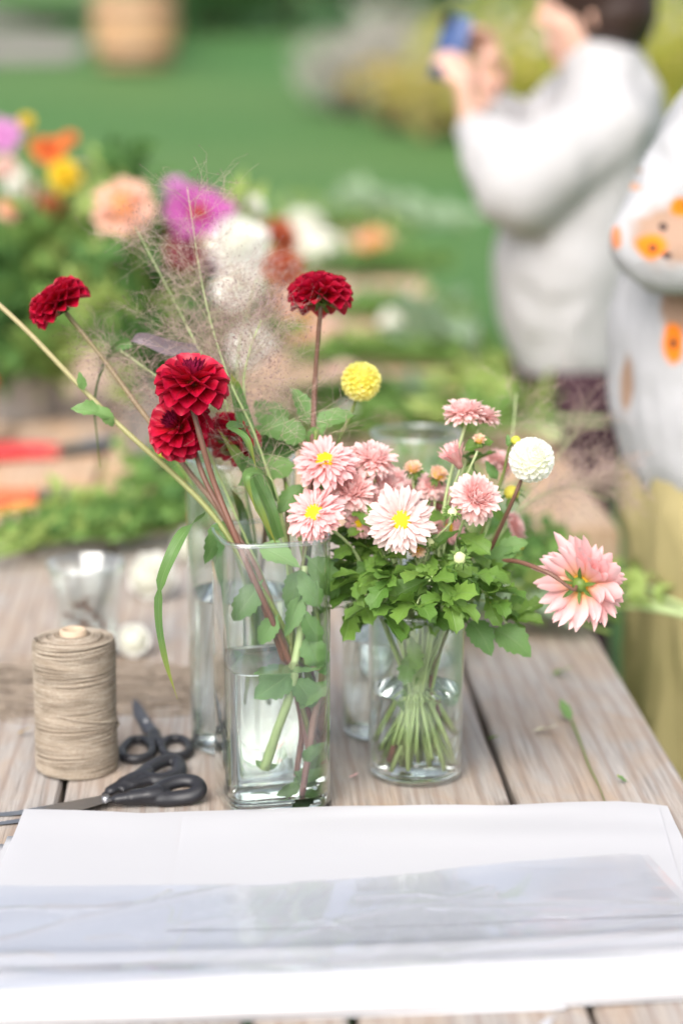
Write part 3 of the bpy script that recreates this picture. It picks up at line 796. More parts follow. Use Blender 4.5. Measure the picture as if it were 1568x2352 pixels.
def stack():
    root = thing('paper_stack', 'folded stack of white wrapping paper along the near edge of the table', 'paper', T(800, 2150)); o = root.location
    back = [(-300, 1872), (57, 1875), (200, 1880), (330, 1886), (430, 1880), (560, 1876), (800, 1873), (1000, 1871), (1180, 1866), (1300, 1861), (1420, 1859), (1480, 1863), (1530, 1868), (1800, 1885)]
    front = [(-300, 2372), (400, 2352), (1000, 2330), (1568, 2301), (1900, 2280)]
    def top(u, v, p):
        # flat folded sheets that swell into two soft rolled folds near the front, then turn down to the planks
        z = .0065 + .0030 * bumpz(v, 0.0, .10) * (0.4 + .6 * sin(u * 8 + .6) ** 2) + .0012 * sin(u * 7 + v * 3) * v
        z += .011 * bumpz(v, .80, .055) + .015 * bumpz(v, .905, .06) + .006 * max(0, v - .3)
        z += .0008 * sin(p.x * 11 - v * 5 + 1) + .0016 * bumpz(v, .12 + .05 * sin(p.x * 5), .06) * max(0, sin(p.x * 6 + .4))
        e = max(0, (v - .93) / .07); z = z * (1 - e ** 2) + .0012 * e
        return max(z, .0012)
    ruled('folded_sheet', M_PAPER, back, front, top, 90, 90, root, o, (57, -150), (1531, 1730))
    def lo(u, v, p): return .0028 + .0005 * bumpz(v, 0, .12)
    ruled('under_sheet', M_PAPER, [(-300, 1925), (18, 1928), (60, 1926), (400, 1924), (1600, 1890)], [(-300, 2375), (1900, 2290)], lo, 30, 24, root, o, (18, -170), (1300, 1500), thick=.0006)
    ruled('under_sheet', M_PAPER, [(-400, 1932), (20, 1941), (400, 1946), (1600, 1920)], [(-400, 2380), (1900, 2300)], lambda u, v, p: .0010 + .0008 * sin(u * 12) ** 2 * (1 - v), 30, 20, root, o, (-380, -400), (1200, 1300), thick=.0005)
    def up(u, v, p): return top(u * .9 + .04, v * .62, p) + .0012 + .003 * bumpz(v, 0, .05) * sin(u * 3.1) ** 2 + .0004 * sin(u * 5 + v * 4)
    ruled('top_sheet', M_PAPER, [(x, y + 6 + (10 if x < 700 else 3)) for x, y in back], [(-300, 2180), (1900, 2120)], up, 60, 40, root, o, (420, 380), (1512, 1585))
    # the roll's near fold seen edge-on
    for k, (dy, z, r) in enumerate(((2322, .0075, .0072), (2268, .0150, .0052))):
        mb = MB(); pts = [T(x, polyline(front, x) - (2352 - dy) + 4, TZ + z + .0012 * sin(x * .004 + k)) for x in range(-320, 1901, 60)]
        tube(mb, pts, r, 14, flat=.9); mb.build('rolled_fold', M_PAPER, root, True, o)
    return root
stack()
def film_mat():
    t = NT('cellophane')
    lw = t.n('LayerWeight', Blend=0.5)
    tr = t.n('BsdfTransparent', Color=(0.974, 0.982, 0.997)); gl = t.n('BsdfGlossy', Color=(0.95, 0.96, 1.0), Roughness=0.06)
    return t.out(t.mixsh(t.math('ADD', 0.025, t.math('MULTIPLY', t.math('POWER', lw.outputs['Facing'], 2.6), 0.40)), tr, gl))
M_FILM = film_mat()
CREASES = [([(-20, 2165), (60, 2148), (170, 2115), (310, 2083), (430, 2057), (560, 2030), (660, 2022)], .0042, 7), ([(110, 2088), (250, 2086), (330, 2078), (370, 2062), (390, 2050)], .0028, 6),
           ([(500, 2205), (660, 2150), (800, 2105), (960, 2075), (1130, 2060)], .0020, 10), ([(980, 2085), (1150, 2085), (1300, 2078), (1480, 2076), (1560, 2080)], .0022, 8),
           ([(1020, 2190), (1130, 2170), (1260, 2160), (1420, 2130), (1560, 2095)], .0032, 11), ([(1050, 2200), (1200, 2186), (1400, 2165), (1560, 2140)], .0026, 9),
           ([(-20, 2235), (100, 2222), (260, 2228), (420, 2205), (560, 2214)], .0024, 12), ([(380, 2140), (440, 2120), (520, 2108)], .0030, 5), ([(600, 2180), (690, 2120), (740, 2110), (800, 2130)], .0028, 6), ([(820, 2060), (960, 2052), (1040, 2062), (1120, 2040)], .0024, 5), ([(640, 2250), (760, 2200), (860, 2190), (900, 2160)], .0026, 7), ([(1180, 2120), (1240, 2100), (1330, 2108), (1400, 2090)], .0022, 5), ([(200, 2160), (280, 2150), (330, 2170), (420, 2160)], .0026, 6), ([(-30, 2090), (60, 2085), (180, 2094)], .0026, 8), ([(-20, 2200), (60, 2190), (120, 2200)], .003, 9)]
def film(label, back, front, x0, x1, lift, seed, creases, nx=420, ny=150, over=.0065):
    root = thing('cellophane_sheet', label, 'cellophane', T(700, 2130)); o = np.array(root.location); rng = random.Random(seed)
    ph = [rng.uniform(0, 6) for _ in range(8)]
    u, v = np.meshgrid(np.linspace(0, 1, nx + 1), np.linspace(0, 1, ny + 1))
    xb = x0[0] + (x1[0] - x0[0]) * u; xf = x0[1] + (x1[1] - x0[1]) * u
    yb = np.interp(xb, *zip(*back)); yf = np.interp(xf, *zip(*front)); x = xb + (xf - xb) * v; y = yb + (yf - yb) * v
    z = lift + .0012 * np.sin(x * .006 + y * .012 + ph[0]) + .0006 * np.sin(x * .010 - y * .022 + ph[1])
    z += .0007 * np.abs(np.sin(x * .004 + y * .022 + ph[4] + 1.5 * np.sin(x * .003 + ph[5]))) ** .7
    for pt, amp, w in creases:
        d = np.full(x.shape, 1e9)
        for (ax, ay), (bx, by) in zip(pt, pt[1:]):
            dx, dy = bx - ax, by - ay; t = np.clip(((x - ax) * dx + (y - ay) * dy) / (dx * dx + dy * dy), 0, 1)
            d = np.minimum(d, np.hypot(x - ax - t * dx, (y - ay - t * dy) * 1.6))
        z += amp * np.exp(-d / w)
    Yq = np.vectorize(lambda a, b: T(a, b).y)(x[::10, ::10], y[::10, ::10]); Yg = np.array([np.interp(np.arange(nx + 1), np.arange(0, nx + 1, 10), r) for r in Yq]); Yg = np.array([np.interp(np.arange(ny + 1), np.arange(0, ny + 1, 10), c) for c in Yg.T]).T
    vv = (2.075 - Yg) / (2.075 - np.interp(x, [-200, 700, 1650], [1.60, 1.613, 1.65])); roll = .0065 + .011 * np.exp(-((vv - .80) / .055) ** 2) + .015 * np.exp(-((vv - .905) / .06) ** 2) + .006 * np.clip(vv - .3, 0, 1) + over
    z += np.clip(roll - lift, 0, 1)
    un = 1176.0 - y; rx = x - 784.0; ry = FPX * cos(PITCH) + un * sin(PITCH); rz = -FPX * sin(PITCH) + un * cos(PITCH)
    s = (TZ + z - CAM.z) / rz; co = np.stack([rx * s, ry * s, TZ + z], -1).reshape(-1, 3) - o
    q = (np.arange(ny)[:, None] * (nx + 1) + np.arange(nx)[None, :]).ravel(); fc = np.stack([q + 1, q, q + nx + 1, q + nx + 2], -1)
    me = bpy.data.meshes.new('film'); me.from_pydata(co.tolist(), [], fc.tolist()); me.polygons.foreach_set('use_smooth', [True] * len(me.polygons)); me.materials.append(M_FILM); me.update()
    obj('film', me, root)
FB = [(-300, 2036), (0, 2032), (120, 2033), (330, 2031), (560, 2030), (640, 2027), (780, 2018), (900, 2010), (980, 2001), (1060, 1990), (1180, 1978), (1320, 1968), (1465, 1960), (1700, 1950)]
FF = [(-300, 2285), (0, 2272), (500, 2240), (1000, 2215), (1568, 2186), (1900, 2165)]
film('clear cellophane sheet with long creases lying on the white paper', FB, FF, (-220, -230), (1466, 1660), .0235, 2, CREASES)
film('second cellophane sheet showing a thin double edge under the first', [(x, y + 4) for x, y in FB], [(x, y + 3) for x, y in FF], (-220, -230), (1488, 1690), .0185, 5, [], 160, 60, .0040)

# ================================================================== flowers
def pf(pts, scale=1.0):
    def f(t):
        for (a, b), (c, d) in zip(pts, pts[1:]):
            if t <= c: u = (t - a) / (c - a); u = u * u * (3 - 2 * u); return scale * (b + (d - b) * u)
        return scale * pts[-1][1]
    return f
def petal_set(name, n, nl, nw, prof, cup, curl, mat, jitter=.12, seed=0, fold=0.0, wav=0.0, curl_pow=1.4, loose=1.0):
    rng = random.Random(seed); out = []
    for i in range(n):
        mb = MB(); j = lambda: 1 + rng.uniform(-jitter, jitter)
        cc = cup * j(); ww = j()
        blade(mb, nl, nw, lambda t: prof(t) * ww, cc, curl + rng.uniform(-.35, .35) * loose, 1.0, rng.uniform(-.25, .25) * loose, None, fold, wav, rng.random(), 0, curl_pow)
        me = mb.mesh(name); me.materials.append(mat); out.append(me)
    return out
# --- materials
MP_RED = petal_mat('crimson_petal', [(0.0, (0.62, 0.30, 0.02)), (0.22, (0.36, 0.010, 0.010)), (0.6, (0.44, 0.003, 0.020)), (1.0, (0.38, 0.005, 0.036))], .10, .40, .4, .06, .16, (0.46, 0.02, 0.055))
MP_REDC = petal_mat('dark_crimson_petal', [(0.0, (0.25, 0.004, 0.015)), (1.0, (0.20, 0.008, 0.045))], .15, .45, .3, .06, .2)
MP_WHITE = petal_mat('white_petal', [(0.0, (0.90, 0.90, 0.72)), (0.45, (0.92, 0.92, 0.85)), (1.0, (0.93, 0.93, 0.90))], .4, .5, .25, .03, .04)
MP_YEL = petal_mat('yellow_petal', [(0.0, (0.93, 0.84, 0.14)), (0.5, (0.94, 0.88, 0.25)), (1.0, (0.95, 0.90, 0.38))], .4, .5, .25, .04, .07)
MP_PINK = petal_mat('pink_petal', [(0.0, (0.86, 0.45, 0.43)), (0.4, (0.86, 0.48, 0.475)), (1.0, (0.86, 0.52, 0.52))], .3, .5, .25, .05, .08)
MP_PINKI = petal_mat('soft_pink_petal', [(0.0, (0.92, 0.60, 0.57)), (0.4, (0.92, 0.64, 0.62)), (1.0, (0.93, 0.69, 0.67))], .38, .5, .25, .05, .06)
MP_PALE = petal_mat('pale_pink_petal', [(0.0, (0.82, 0.54, 0.51)), (0.4, (0.82, 0.60, 0.58)), (1.0, (0.83, 0.65, 0.63))], .3, .5, .25, .05, .05)
MP_DAHL = petal_mat('salmon_petal', [(0.0, (0.72, 0.40, 0.03)), (0.25, (0.84, 0.42, 0.30)), (0.55, (0.86, 0.47, 0.47)), (1.0, (0.87, 0.56, 0.57))], .32, .5, .25, .09, .07)
MP_PEACH = petal_mat('peach_bud_petal', [(0.0, (0.92, 0.74, 0.40)), (1.0, (0.92, 0.66, 0.56))], .28, .5, .25, .05, .08)
ML_ASTER = leaf_mat('aster_leaf', (0.055, 0.155, 0.022), (0.20, 0.34, 0.06), (0.20, 0.32, 0.10), .28)
ML_DAHL = leaf_mat('dahlia_leaf', (0.085, 0.20, 0.055), (0.22, 0.38, 0.12), (0.22, 0.33, 0.13), .28)
ML_GRASS = leaf_mat('strap_leaf', (0.07, 0.17, 0.045), (0.16, 0.29, 0.08), (0.26, 0.38, 0.16), .3, .4, .4, (0.36, 0.36, 0.05))
ML_PURP = leaf_mat('purple_strap_leaf', (0.22, 0.16, 0.20), (0.30, 0.26, 0.27), (0.35, 0.33, 0.3), .3)
MS_RED = stem_mat('red_brown_stem', (0.17, 0.10, 0.07), (0.22, 0.085, 0.06)); MS_MAUVE = stem_mat('mauve_stem', (0.20, 0.20, 0.07), (0.34, 0.17, 0.16))
MS_GRN = stem_mat('green_stem', (0.20, 0.30, 0.07), (0.22, 0.30, 0.07)); MS_LONG = stem_mat('green_to_tan_stem', (0.20, 0.33, 0.05), (0.42, 0.32, 0.19))
MS_PALE = stem_mat('pale_green_stem', (0.56, 0.66, 0.34), (0.34, 0.46, 0.16)); MS_OL = stem_mat('olive_stem', (0.20, 0.28, 0.07), (0.20, 0.20, 0.07))
M_BRACT = leaf_mat('bract_green', (0.05, 0.12, 0.02), (0.16, 0.26, 0.05), (0.2, 0.3, .08), .2)
def disc_mat():
    t = NT('yellow_disc'); v = t.n('TexVoronoi', Scale=1100.0); t.put(v.inputs['Vector'], t.coord())
    col = t.mix(t.ramp(v.outputs[0], [(0.1, 0.0), (0.7, 1.0)]).outputs[0], (0.84, 0.64, 0.02), (0.62, 0.38, 0.01))
    return t.out(t.pbsdf(col, 0.6, 0.2, t.bump(v.outputs[0], -0.8, 0.0012)))
M_DISC = disc_mat()
# --- petal meshes shared by all flowers of a kind
dp = pf([(0, .10), (.25, .22), (.55, .40), (.80, .45), (.94, .34), (1, .12)])
PS_RED = petal_set('petal', 5, 7, 4, dp, 1.25, -.25, MP_RED, .06, 1, curl_pow=2.0, loose=.25)
PS_REDI = petal_set('petal', 3, 5, 4, pf([(0, .12), (.5, .30), (.85, .26), (1, .03)]), 1.6, .55, MP_REDC, .1, 2)
pom = pf([(0, .22), (.4, .36), (.8, .42), (.95, .30), (1, .12)])
PS_WHITE = petal_set('petal', 3, 4, 6, pom, 1.35, .05, MP_WHITE, .08, 3)
PS_YEL = petal_set('petal', 3, 4, 6, pom, 1.35, .05, MP_YEL, .10, 4)
ap = pf([(0, .06), (.3, .11), (.75, .150), (.92, .12), (1, .025)])
PS_PINK = petal_set('petal', 6, 6, 2, ap, .65, -.25, MP_PINK, .2, 5, wav=.25); PS_PINKI = petal_set('petal', 5, 5, 2, pf([(0, .07), (.5, .15), (.85, .17), (1, .04)]), .9, .75, MP_PINKI, .15, 6)
PS_SOFT = petal_set('petal', 6, 6, 2, ap, .65, -.25, MP_PINKI, .2, 15, wav=.25)
PS_PALE = petal_set('petal', 6, 6, 2, ap, .65, -.2, MP_PALE, .2, 7, wav=.25)
cp = pf([(0, .08), (.3, .15), (.6, .17), (.85, .085), (1, .006)])
PS_DAHL = petal_set('petal', 7, 8, 4, cp, .85, -.45, MP_DAHL, .14, 8, curl_pow=1.8)
PS_BRACT = petal_set('bract', 3, 4, 2, pf([(0, .10), (.4, .16), (.8, .10), (1, .01)]), .6, -.3, M_BRACT, .15, 9)
PS_PEACH = petal_set('petal', 3, 4, 2, pf([(0, .10), (.6, .20), (.9, .17), (1, .05)]), .9, .5, MP_PEACH, .12, 10)

def put_petals(head, rng, meshes, n, th0, th1, lfn, base_r, tilt=0.0, wid=1.0, jit=.08, zc=0.0, name=None, lean=.15):
    """n petals spiralling from angle th0 to th1 off the axis (+Z); lfn(theta) is how far they reach"""
    c0, c1 = cos(th0), cos(th1)
    for i in range(n):
        th = math.acos(max(-1, min(1, c0 + (c1 - c0) * (i + .5) / n))) + rng.gauss(0, jit * .6)
        ph = i * 2.39996 + rng.gauss(0, jit)
        d = Vector((sin(th) * cos(ph), sin(th) * sin(ph), cos(th)))
        side = Vector((cos(th) * cos(ph), cos(th) * sin(ph), -sin(th)))      # away from the axis
        b = d * base_r
        dd = (d + side * tilt).normalized()
        L = (lfn(th) - base_r) * (1 + rng.gauss(0, jit * .7))
        w = L * wid * (1 + rng.gauss(0, .06))
        m = Matrix.Translation(b + Vector((0, 0, zc))) @ basis(dd, -side + Vector((rng.gauss(0, lean), rng.gauss(0, lean), rng.gauss(0, lean)))) @ Matrix.Diagonal((w, L, (w + L) / 2, 1))
        me = meshes[rng.randrange(len(meshes))]
        obj(name or me.name.split('.')[0], me, head, m)
def head_obj(root, centre, axis, mb, mat, name='flower_head', spin=0.0):
    h = mb.build(name, mat, root); h.matrix_basis = Matrix.Translation(Vector(centre) - root.location) @ axis_m(axis, spin); return h
def core(r, zs=1.0):
    mb = MB(); ellipsoid(mb, (0, 0, 0), (r, r, r * zs), 14, 8); return mb
def stem_on(root, path, rad, mat, name='stem', k=9, n=None):
    P = spline(path, n or max(14, 6 * len(path))); mb = MB(); tube(mb, P, rad, k); mb.build(name, mat, root, True, root.location); return P

def calyx(head, rng, r, n=7, mat=None):
    mb = MB(); lathe(mb, [(0, -r * 1.35), (r * .5, -r * 1.3), (r * .95, -r * .8), (r * 1.05, -r * .1), (r * .8, r * .1)], 18)
    c = mb.build('calyx', M_BRACT, head)
    for i in range(n):
        ph = 2 * pi * i / n + rng.uniform(-.2, .2); th = rng.uniform(1.9, 2.3)
        d = Vector((sin(th) * cos(ph), sin(th) * sin(ph), cos(th)))
        L = r * rng.uniform(1.6, 2.2)
        obj('bract', PS_BRACT[i % 3], head, Matrix.Translation(Vector((cos(ph) * r * .7, sin(ph) * r * .7, -r * .7))) @ basis(d, Vector((0, 0, -1))) @ Matrix.Scale(L, 4))

def dahlia(label, centre, D, axis, stem, smat, srad, seed, n=52, th1=2.10, group=None, name='red_dahlia', dome=.74):
    rng = random.Random(seed); Rr = D / 2; axis = Vector(axis).normalized()
    c = Vector(centre) - axis * Rr * .12
    root = thing(name, label, 'flower', stem[-1], group)
    h = head_obj(root, c, axis, core(Rr * .2), MP_REDC, spin=rng.uniform(0, 6))
    put_petals(h, rng, PS_REDI, 34, 0.04, .60, lambda th: Rr * (dome - .08 + .12 * th), Rr * .25, -.1, .60, .05)
    put_petals(h, rng, PS_RED, n, .58, th1, lambda th: Rr * (dome + (1 - dome) * sin(min(th, pi / 2)) ** 1.5) * (1 - .05 * max(0, th - pi / 2)), Rr * .14, .12, .96, .03, 0.0, None, .05)
    calyx(h, rng, Rr * .24)
    stem_on(root, [c - axis * Rr * .2, c - axis * Rr * .55] + list(stem), srad, smat)
    return root, h
def pompon(label, centre, D, axis, stem, smat, srad, seed, meshes, name, mat, n=150):
    rng = random.Random(seed); Rr = D / 2; axis = Vector(axis).normalized(); c = Vector(centre)
    root = thing(name, label, 'flower', stem[-1])
    h = head_obj(root, c, axis, core(Rr * .82), mat)
    put_petals(h, rng, meshes, 36, .02, .62, lambda th: Rr * .97, Rr * .66, -.05, 1.15, .04)
    put_petals(h, rng, meshes, n, .58, 2.75, lambda th: Rr, Rr * .66, .10, 1.75, .04)
    calyx(h, rng, Rr * .22)
    stem_on(root, [c - axis * Rr * .55, c - axis * Rr * 1.05] + list(stem), srad, smat)
    return root, h
def aster_head(root, rng, c, D, axis, kind):
    Rr = D / 2; S = PS_PALE if kind == 'pale' else PS_PINK; SI = PS_PINKI
    axis = Vector(axis).normalized()
    if kind in ('open', 'pale'):
        mb = MB(); lathe(mb, [(Rr * .33, -Rr * .05), (Rr * .345, Rr * .07), (Rr * .29, Rr * .15), (Rr * .17, Rr * .19), (0, Rr * .17)][::1], 24)
        h = head_obj(root, c, axis, mb, M_DISC)
        for k, (th, n, L, w) in enumerate(((1.86, 28, .94, 1.0), (1.68, 34, 1.0, 1.0), (1.50, 34, .97, 1.0), (1.30, 32, .88, .95), (1.10, 24, .70, .9))):
            put_petals(h, rng, S, n, th - .09, th + .09, lambda t, L=L: Rr * L, Rr * .20, .0, w * .95, .13)
        put_petals(h, rng, S, 22, .80, 1.05, lambda t: Rr * .54, Rr * .24, .1, .8, .18)
    else:
        h = head_obj(root, c, axis, core(Rr * .35), MP_PINKI)
        if kind == 'double':
            put_petals(h, rng, SI, 120, .04, 1.15, lambda th: Rr * (.70 + .18 * th), Rr * .25, .05, .75, .12)
            put_petals(h, rng, PS_SOFT, 130, 1.0, 2.0, lambda th: Rr * (.88 + .12 * sin(th)), Rr * .2, .0, 1.05, .12)
        else:                                                # 'side': low and wide
            put_petals(h, rng, SI, 90, .04, 1.15, lambda th: Rr * (.50 + .32 * th), Rr * .2, .05, .75, .12)
            put_petals(h, rng, PS_SOFT, 110, 1.05, 1.85, lambda th: Rr, Rr * .2, .0, 1.05, .12)
    calyx(h, rng, Rr * .20, 9)
    return h
def bud_head(root, rng, c, D, axis, kind):
    Rr = D / 2; axis = Vector(axis).normalized()
    if kind == 'green':
        h = head_obj(root, c, axis, core(Rr * .62, .9), petal_bud)
        put_petals(h, rng, PS_BRACT, 26, .75, 2.1, lambda th: Rr * 1.25, Rr * .45, .25, 1.3, .12)
    elif kind == 'closed':
        mb = MB(); lathe(mb, [(0, -Rr * 1.4), (Rr * .35, -Rr * 1.2), (Rr * .5, -Rr * .3), (Rr * .42, Rr * .9), (0, Rr * 1.5)], 14); h = head_obj(root, c, axis, mb, MP_PINK)
        put_petals(h, rng, PS_PINK, 34, .05, .55, lambda th: Rr * 3.1, Rr * .2, .0, .55, .03, -Rr * 1.4)
    else:
        h = head_obj(root, c, axis, core(Rr * .55, .7), M_DISC)
        put_petals(h, rng, PS_PEACH, 60, .55, 1.75, lambda th: Rr * (.82 + .2 * sin(th)), Rr * .25, -.15, 1.25, .10)
        put_petals(h, rng, PS_BRACT, 14, 1.7, 2.2, lambda th: Rr * 1.15, Rr * .4, .2, 1.3, .12)
    return h
petal_bud = plain('pale_bud', (0.62, 0.66, 0.34), 0.6)

# --- leaves
def leaf_prof(kind):
    if kind == 'aster':
        b = pf([(0, .035), (.12, .05), (.35, .20), (.62, .27), (.82, .20), (1, .005)])
        return lambda t: b(t) * (.88 + .44 * ((t * 4.4 + .1) % 1.0 - .5) * (1 if t < .93 else 0))
    if kind == 'dahlia':
        b = pf([(0, .015), (.12, .03), (.16, .13), (.35, .25), (.6, .235), (.85, .11), (1, .005)])
        return lambda t: b(t) * (1 + .26 * ((t * 7.0) % 1.0 - .5))
    return pf([(0, .02), (.3, .05), (1, .005)])
def leaf_set(kind, mat, n, nl, nw, seed):
    rng = random.Random(seed); out = []
    for i in range(n):
        mb = MB(); blade(mb, nl, nw, leaf_prof(kind), rng.uniform(.15, .5), rng.uniform(-1.3, -.1), 1.0, rng.uniform(-.5, .5), None, rng.uniform(.05, .25), rng.uniform(.10, .28), rng.random(), 0, 1.3)
        me = mb.mesh('leaf'); me.materials.append(mat); out.append(me)
    return out
LS_ASTER = leaf_set('aster', ML_ASTER, 9, 24, 4, 31); LS_DAHL = leaf_set('dahlia', ML_DAHL, 7, 25, 4, 32)
def put_leaf(root, p, d, n, L, meshes, rng, wid=1.0):
    me = meshes[rng.randrange(len(meshes))]
    return obj('leaf', me, root, Matrix.Translation(Vector(p) - root.location) @ basis(d, n) @ Matrix.Diagonal((L * wid, L, L, 1)))
def strap(root, pts, w, mat, nrm=(0, -1, .3), prof=None, name='leaf', tw=0.0, n=26):
    """a grass blade along a path"""
    P = spline(pts, n); mb = MB(); vs, fs, ts, ss = [], [], [], []
    prof = prof or pf([(0, .55), (.35, 1), (.75, .7), (1, .03)])
    nv = Vector(nrm).normalized()
    for i, p in enumerate(P):
        t = i / (n - 1); d = (P[min(i + 1, n - 1)] - P[max(i - 1, 0)]).normalized()
        a = tw * t; x = d.cross(nv).normalized(); z = x.cross(d); x2 = x * cos(a) + z * sin(a); z2 = z * cos(a) - x * sin(a)
        for j in range(5):
            s = -1 + j / 2; vs.append(p + x2 * (s * w * prof(t)) + z2 * (abs(s) * w * prof(t) * .35)); ts.append(t); ss.append(abs(s))
    for i in range(n - 1):
        for j in range(4):
            a = i * 5 + j; fs.append((a, a + 1, a + 6, a + 5))
    mb.add(vs, fs, ts, ss); return mb.build(name, mat, root, True, root.location)

# ---------------------------------------------------------------- red dahlias in the square vase
def pts(*a): return [V(*q) for q in a]
rd, _ = dahlia('dark red dahlia with small black-red centre held upright above the twin bloom', V(443, 872, 2.115), px(174, 2.115), (.08, -.24, .97),
       pts((462, 1010, 2.115), (492, 1110, 2.115), (556, 1268, 2.10), (640, 1460, 2.12), (690, 1600, 2.13), (716, 1775, 2.15)), MS_RED, [.0026, .0030, .0033], 101)
dahlia('red dahlia tilted down to the left just below the upright bloom', V(408, 978, 2.15), px(158, 2.15), (-.48, -.62, .55),
       pts((470, 1100, 2.14), (540, 1235, 2.12), (608, 1400, 2.12), (655, 1530, 2.13), (683, 1650, 2.14), (672, 1765, 2.13)), MS_RED, [.0024, .0028, .003], 102)
dahlia('lone red dahlia leaning left on a long mauve stem away from the others', V(131, 690, 2.24), px(150, 2.24), (-.58, -.02, .80),
       pts((240, 828, 2.23), (330, 950, 2.21), (420, 1065, 2.19), (520, 1195, 2.16), (600, 1330, 2.14), (675, 1560, 2.13), (700, 1740, 2.14)), MS_MAUVE, [.0024, .0028, .003], 103, 62, 1.85, dome=.62)
dahlia('crimson dahlia half hidden behind the pair, facing away from the vase', V(540, 1002, 2.21), px(140, 2.21), (.45, .45, .55),
       pts((570, 1060, 2.22), (612, 1150, 2.24), (590, 1400, 2.295), (575, 1640, 2.30)), MS_MAUVE, [.0024, .003], 104, 56)
r5, _ = dahlia('red dahlia with yellow flushed underside on a straight tall stem', V(736, 672, 2.235), px(150, 2.235), (.02, .34, .94),
       pts((724, 860, 2.23), (718, 1000, 2.215), (710, 1140, 2.19), (699, 1290, 2.15), (690, 1440, 2.14), (706, 1600, 2.14), (735, 1790, 2.14)), MS_RED, [.0024, .0029, .0032], 105, 62, 2.0)
# yellow and white pompon dahlias
pompon('round yellow pompon dahlia on a thin tan stem', V(829, 876, 2.27), px(92, 2.27), (.25, -.35, .90), pts((802, 958, 2.265), (778, 1012, 2.25), (742, 1100, 2.21), (705, 1250, 2.15), (668, 1500, 2.13), (720, 1760, 2.13)), MS_OL, [.0016, .0021, .0025], 111, PS_YEL, 'yellow_pompon_dahlia', MP_YEL, 150)
wd, _ = pompon('round white pompon dahlia above the pink asters', V(1220, 1056, 2.16), px(105, 2.16), (.15, -.80, .50), pts((1185, 1130, 2.17), (1145, 1220, 2.18), (1105, 1300, 2.19), (1020, 1420, 2.20), (960, 1560, 2.20), (905, 1740, 2.19)), MS_RED, [.0018, .0022, .0026], 112, PS_WHITE, 'white_pompon_dahlia', MP_WHITE, 150)

# salmon cactus dahlia leaning right, seen from behind
def cactus():
    rng = random.Random(120); c = V(1335, 1340, 2.13); Rr = px(112, 2.13); ax = Vector((.56, .78, .06)).normalized()
    st = pts((1250, 1312, 2.12), (1150, 1290, 2.16), (1060, 1370, 2.19), (1000, 1480, 2.20), (985, 1700, 2.21))
    root = thing('salmon_dahlia', 'shaggy salmon pink dahlia leaning out beyond the table corner, turned away', 'flower', st[-1])
    h = head_obj(root, c, ax, core(Rr * .2), MP_DAHL)
    put_petals(h, rng, PS_DAHL, 40, .1, 1.1, lambda th: Rr * .9, Rr * .15, 0, 1.0, .08)
    put_petals(h, rng, PS_DAHL, 92, 1.1, 1.98, lambda th: Rr * (.98 - .06 * max(0, th - 1.57)), Rr * .15, .05, 1.05, .15)
    calyx(h, rng, Rr * .17, 7)
    stem_on(root, [c - ax * Rr * .2, c - ax * Rr * .42] + st, [.0019, .0023, .0027], MS_RED)
cactus()

# ---------------------------------------------------------------- pink asters in the round vase
rim = C_ROUND + Vector((0, 0, H_ROUND))
A_SPEC = [  # label, (vx, vy, Y), diameter px, axis, kind
 ('pale pink aster facing forward with a big yellow centre', (921, 1195, 2.105), 152, (.02, -.93, .30), 'pale'),
 ('pink aster with yellow centre turned up left beside the square vase rim', (722, 1180, 2.12), 142, (-.36, -.66, .62), 'open'),
 ('pink aster with yellow centre opening upward, topmost of the left cluster', (746, 1060, 2.15), 146, (.02, -.50, .86), 'open'),
 ('pink aster without visible centre beside the upward facing one', (855, 1056, 2.18), 112, (.22, -.25, .92), 'side'),
 ('ruffled double pink aster between the left pair', (806, 1130, 2.16), 118, (.12, -.62, .70), 'double'),
 ('double pink aster tucked behind the pale front aster', (848, 1165, 2.17), 112, (.15, -.70, .50), 'double'),
 ('dense double pink aster like a ball, below the white dahlia', (1090, 1145, 2.12), 118, (.30, -.72, .58), 'double'),
 ('flat pink aster seen edge-on standing above all other asters', (1066, 950, 2.20), 100, (-.10, -.10, .99), 'side'),
 ('pink aster overlapping the edge-on one at its right', (1106, 958, 2.215), 84, (.22, .02, .95), 'side'),
 ('small pink aster behind the pale front aster', (950, 1138, 2.24), 92, (-.05, -.45, .85), 'side'),
 ('small pink aster in the back of the vase under the peach buds', (905, 1108, 2.27), 78, (-.3, -.4, .8), 'side'),
 ('blurred pink aster behind the ball shaped one', (1012, 1158, 2.26), 92, (.1, -.5, .8), 'double'),
 ('blurred pink aster left of the white dahlia stem', (1142, 1062, 2.32), 80, (.5, .1, .85), 'double'),
 ('blurred pink aster hanging right of the vase below the yellow bud', (1180, 1210, 2.31), 74, (.85, -.1, .3), 'side'),
 ('pink aster peeping out at the left under the double pair', (826, 1200, 2.15), 78, (-.25, -.85, -.1), 'open'),
 ('double pink aster squeezed between the pale front aster and the left pair', (878, 1128, 2.19), 96, (.05, -.55, .75), 'double'),
 ('small double pink aster under the upward facing yellow centred one', (792, 1092, 2.19), 84, (-.1, -.5, .8), 'double'),
 ('small pink aster behind the round greenish white bud', (990, 1118, 2.22), 74, (.15, -.5, .8), 'side'),
 ('rose pink aster half covered right of the pale front aster', (1030, 1212, 2.19), 78, (.3, -.75, .3), 'open'),
]
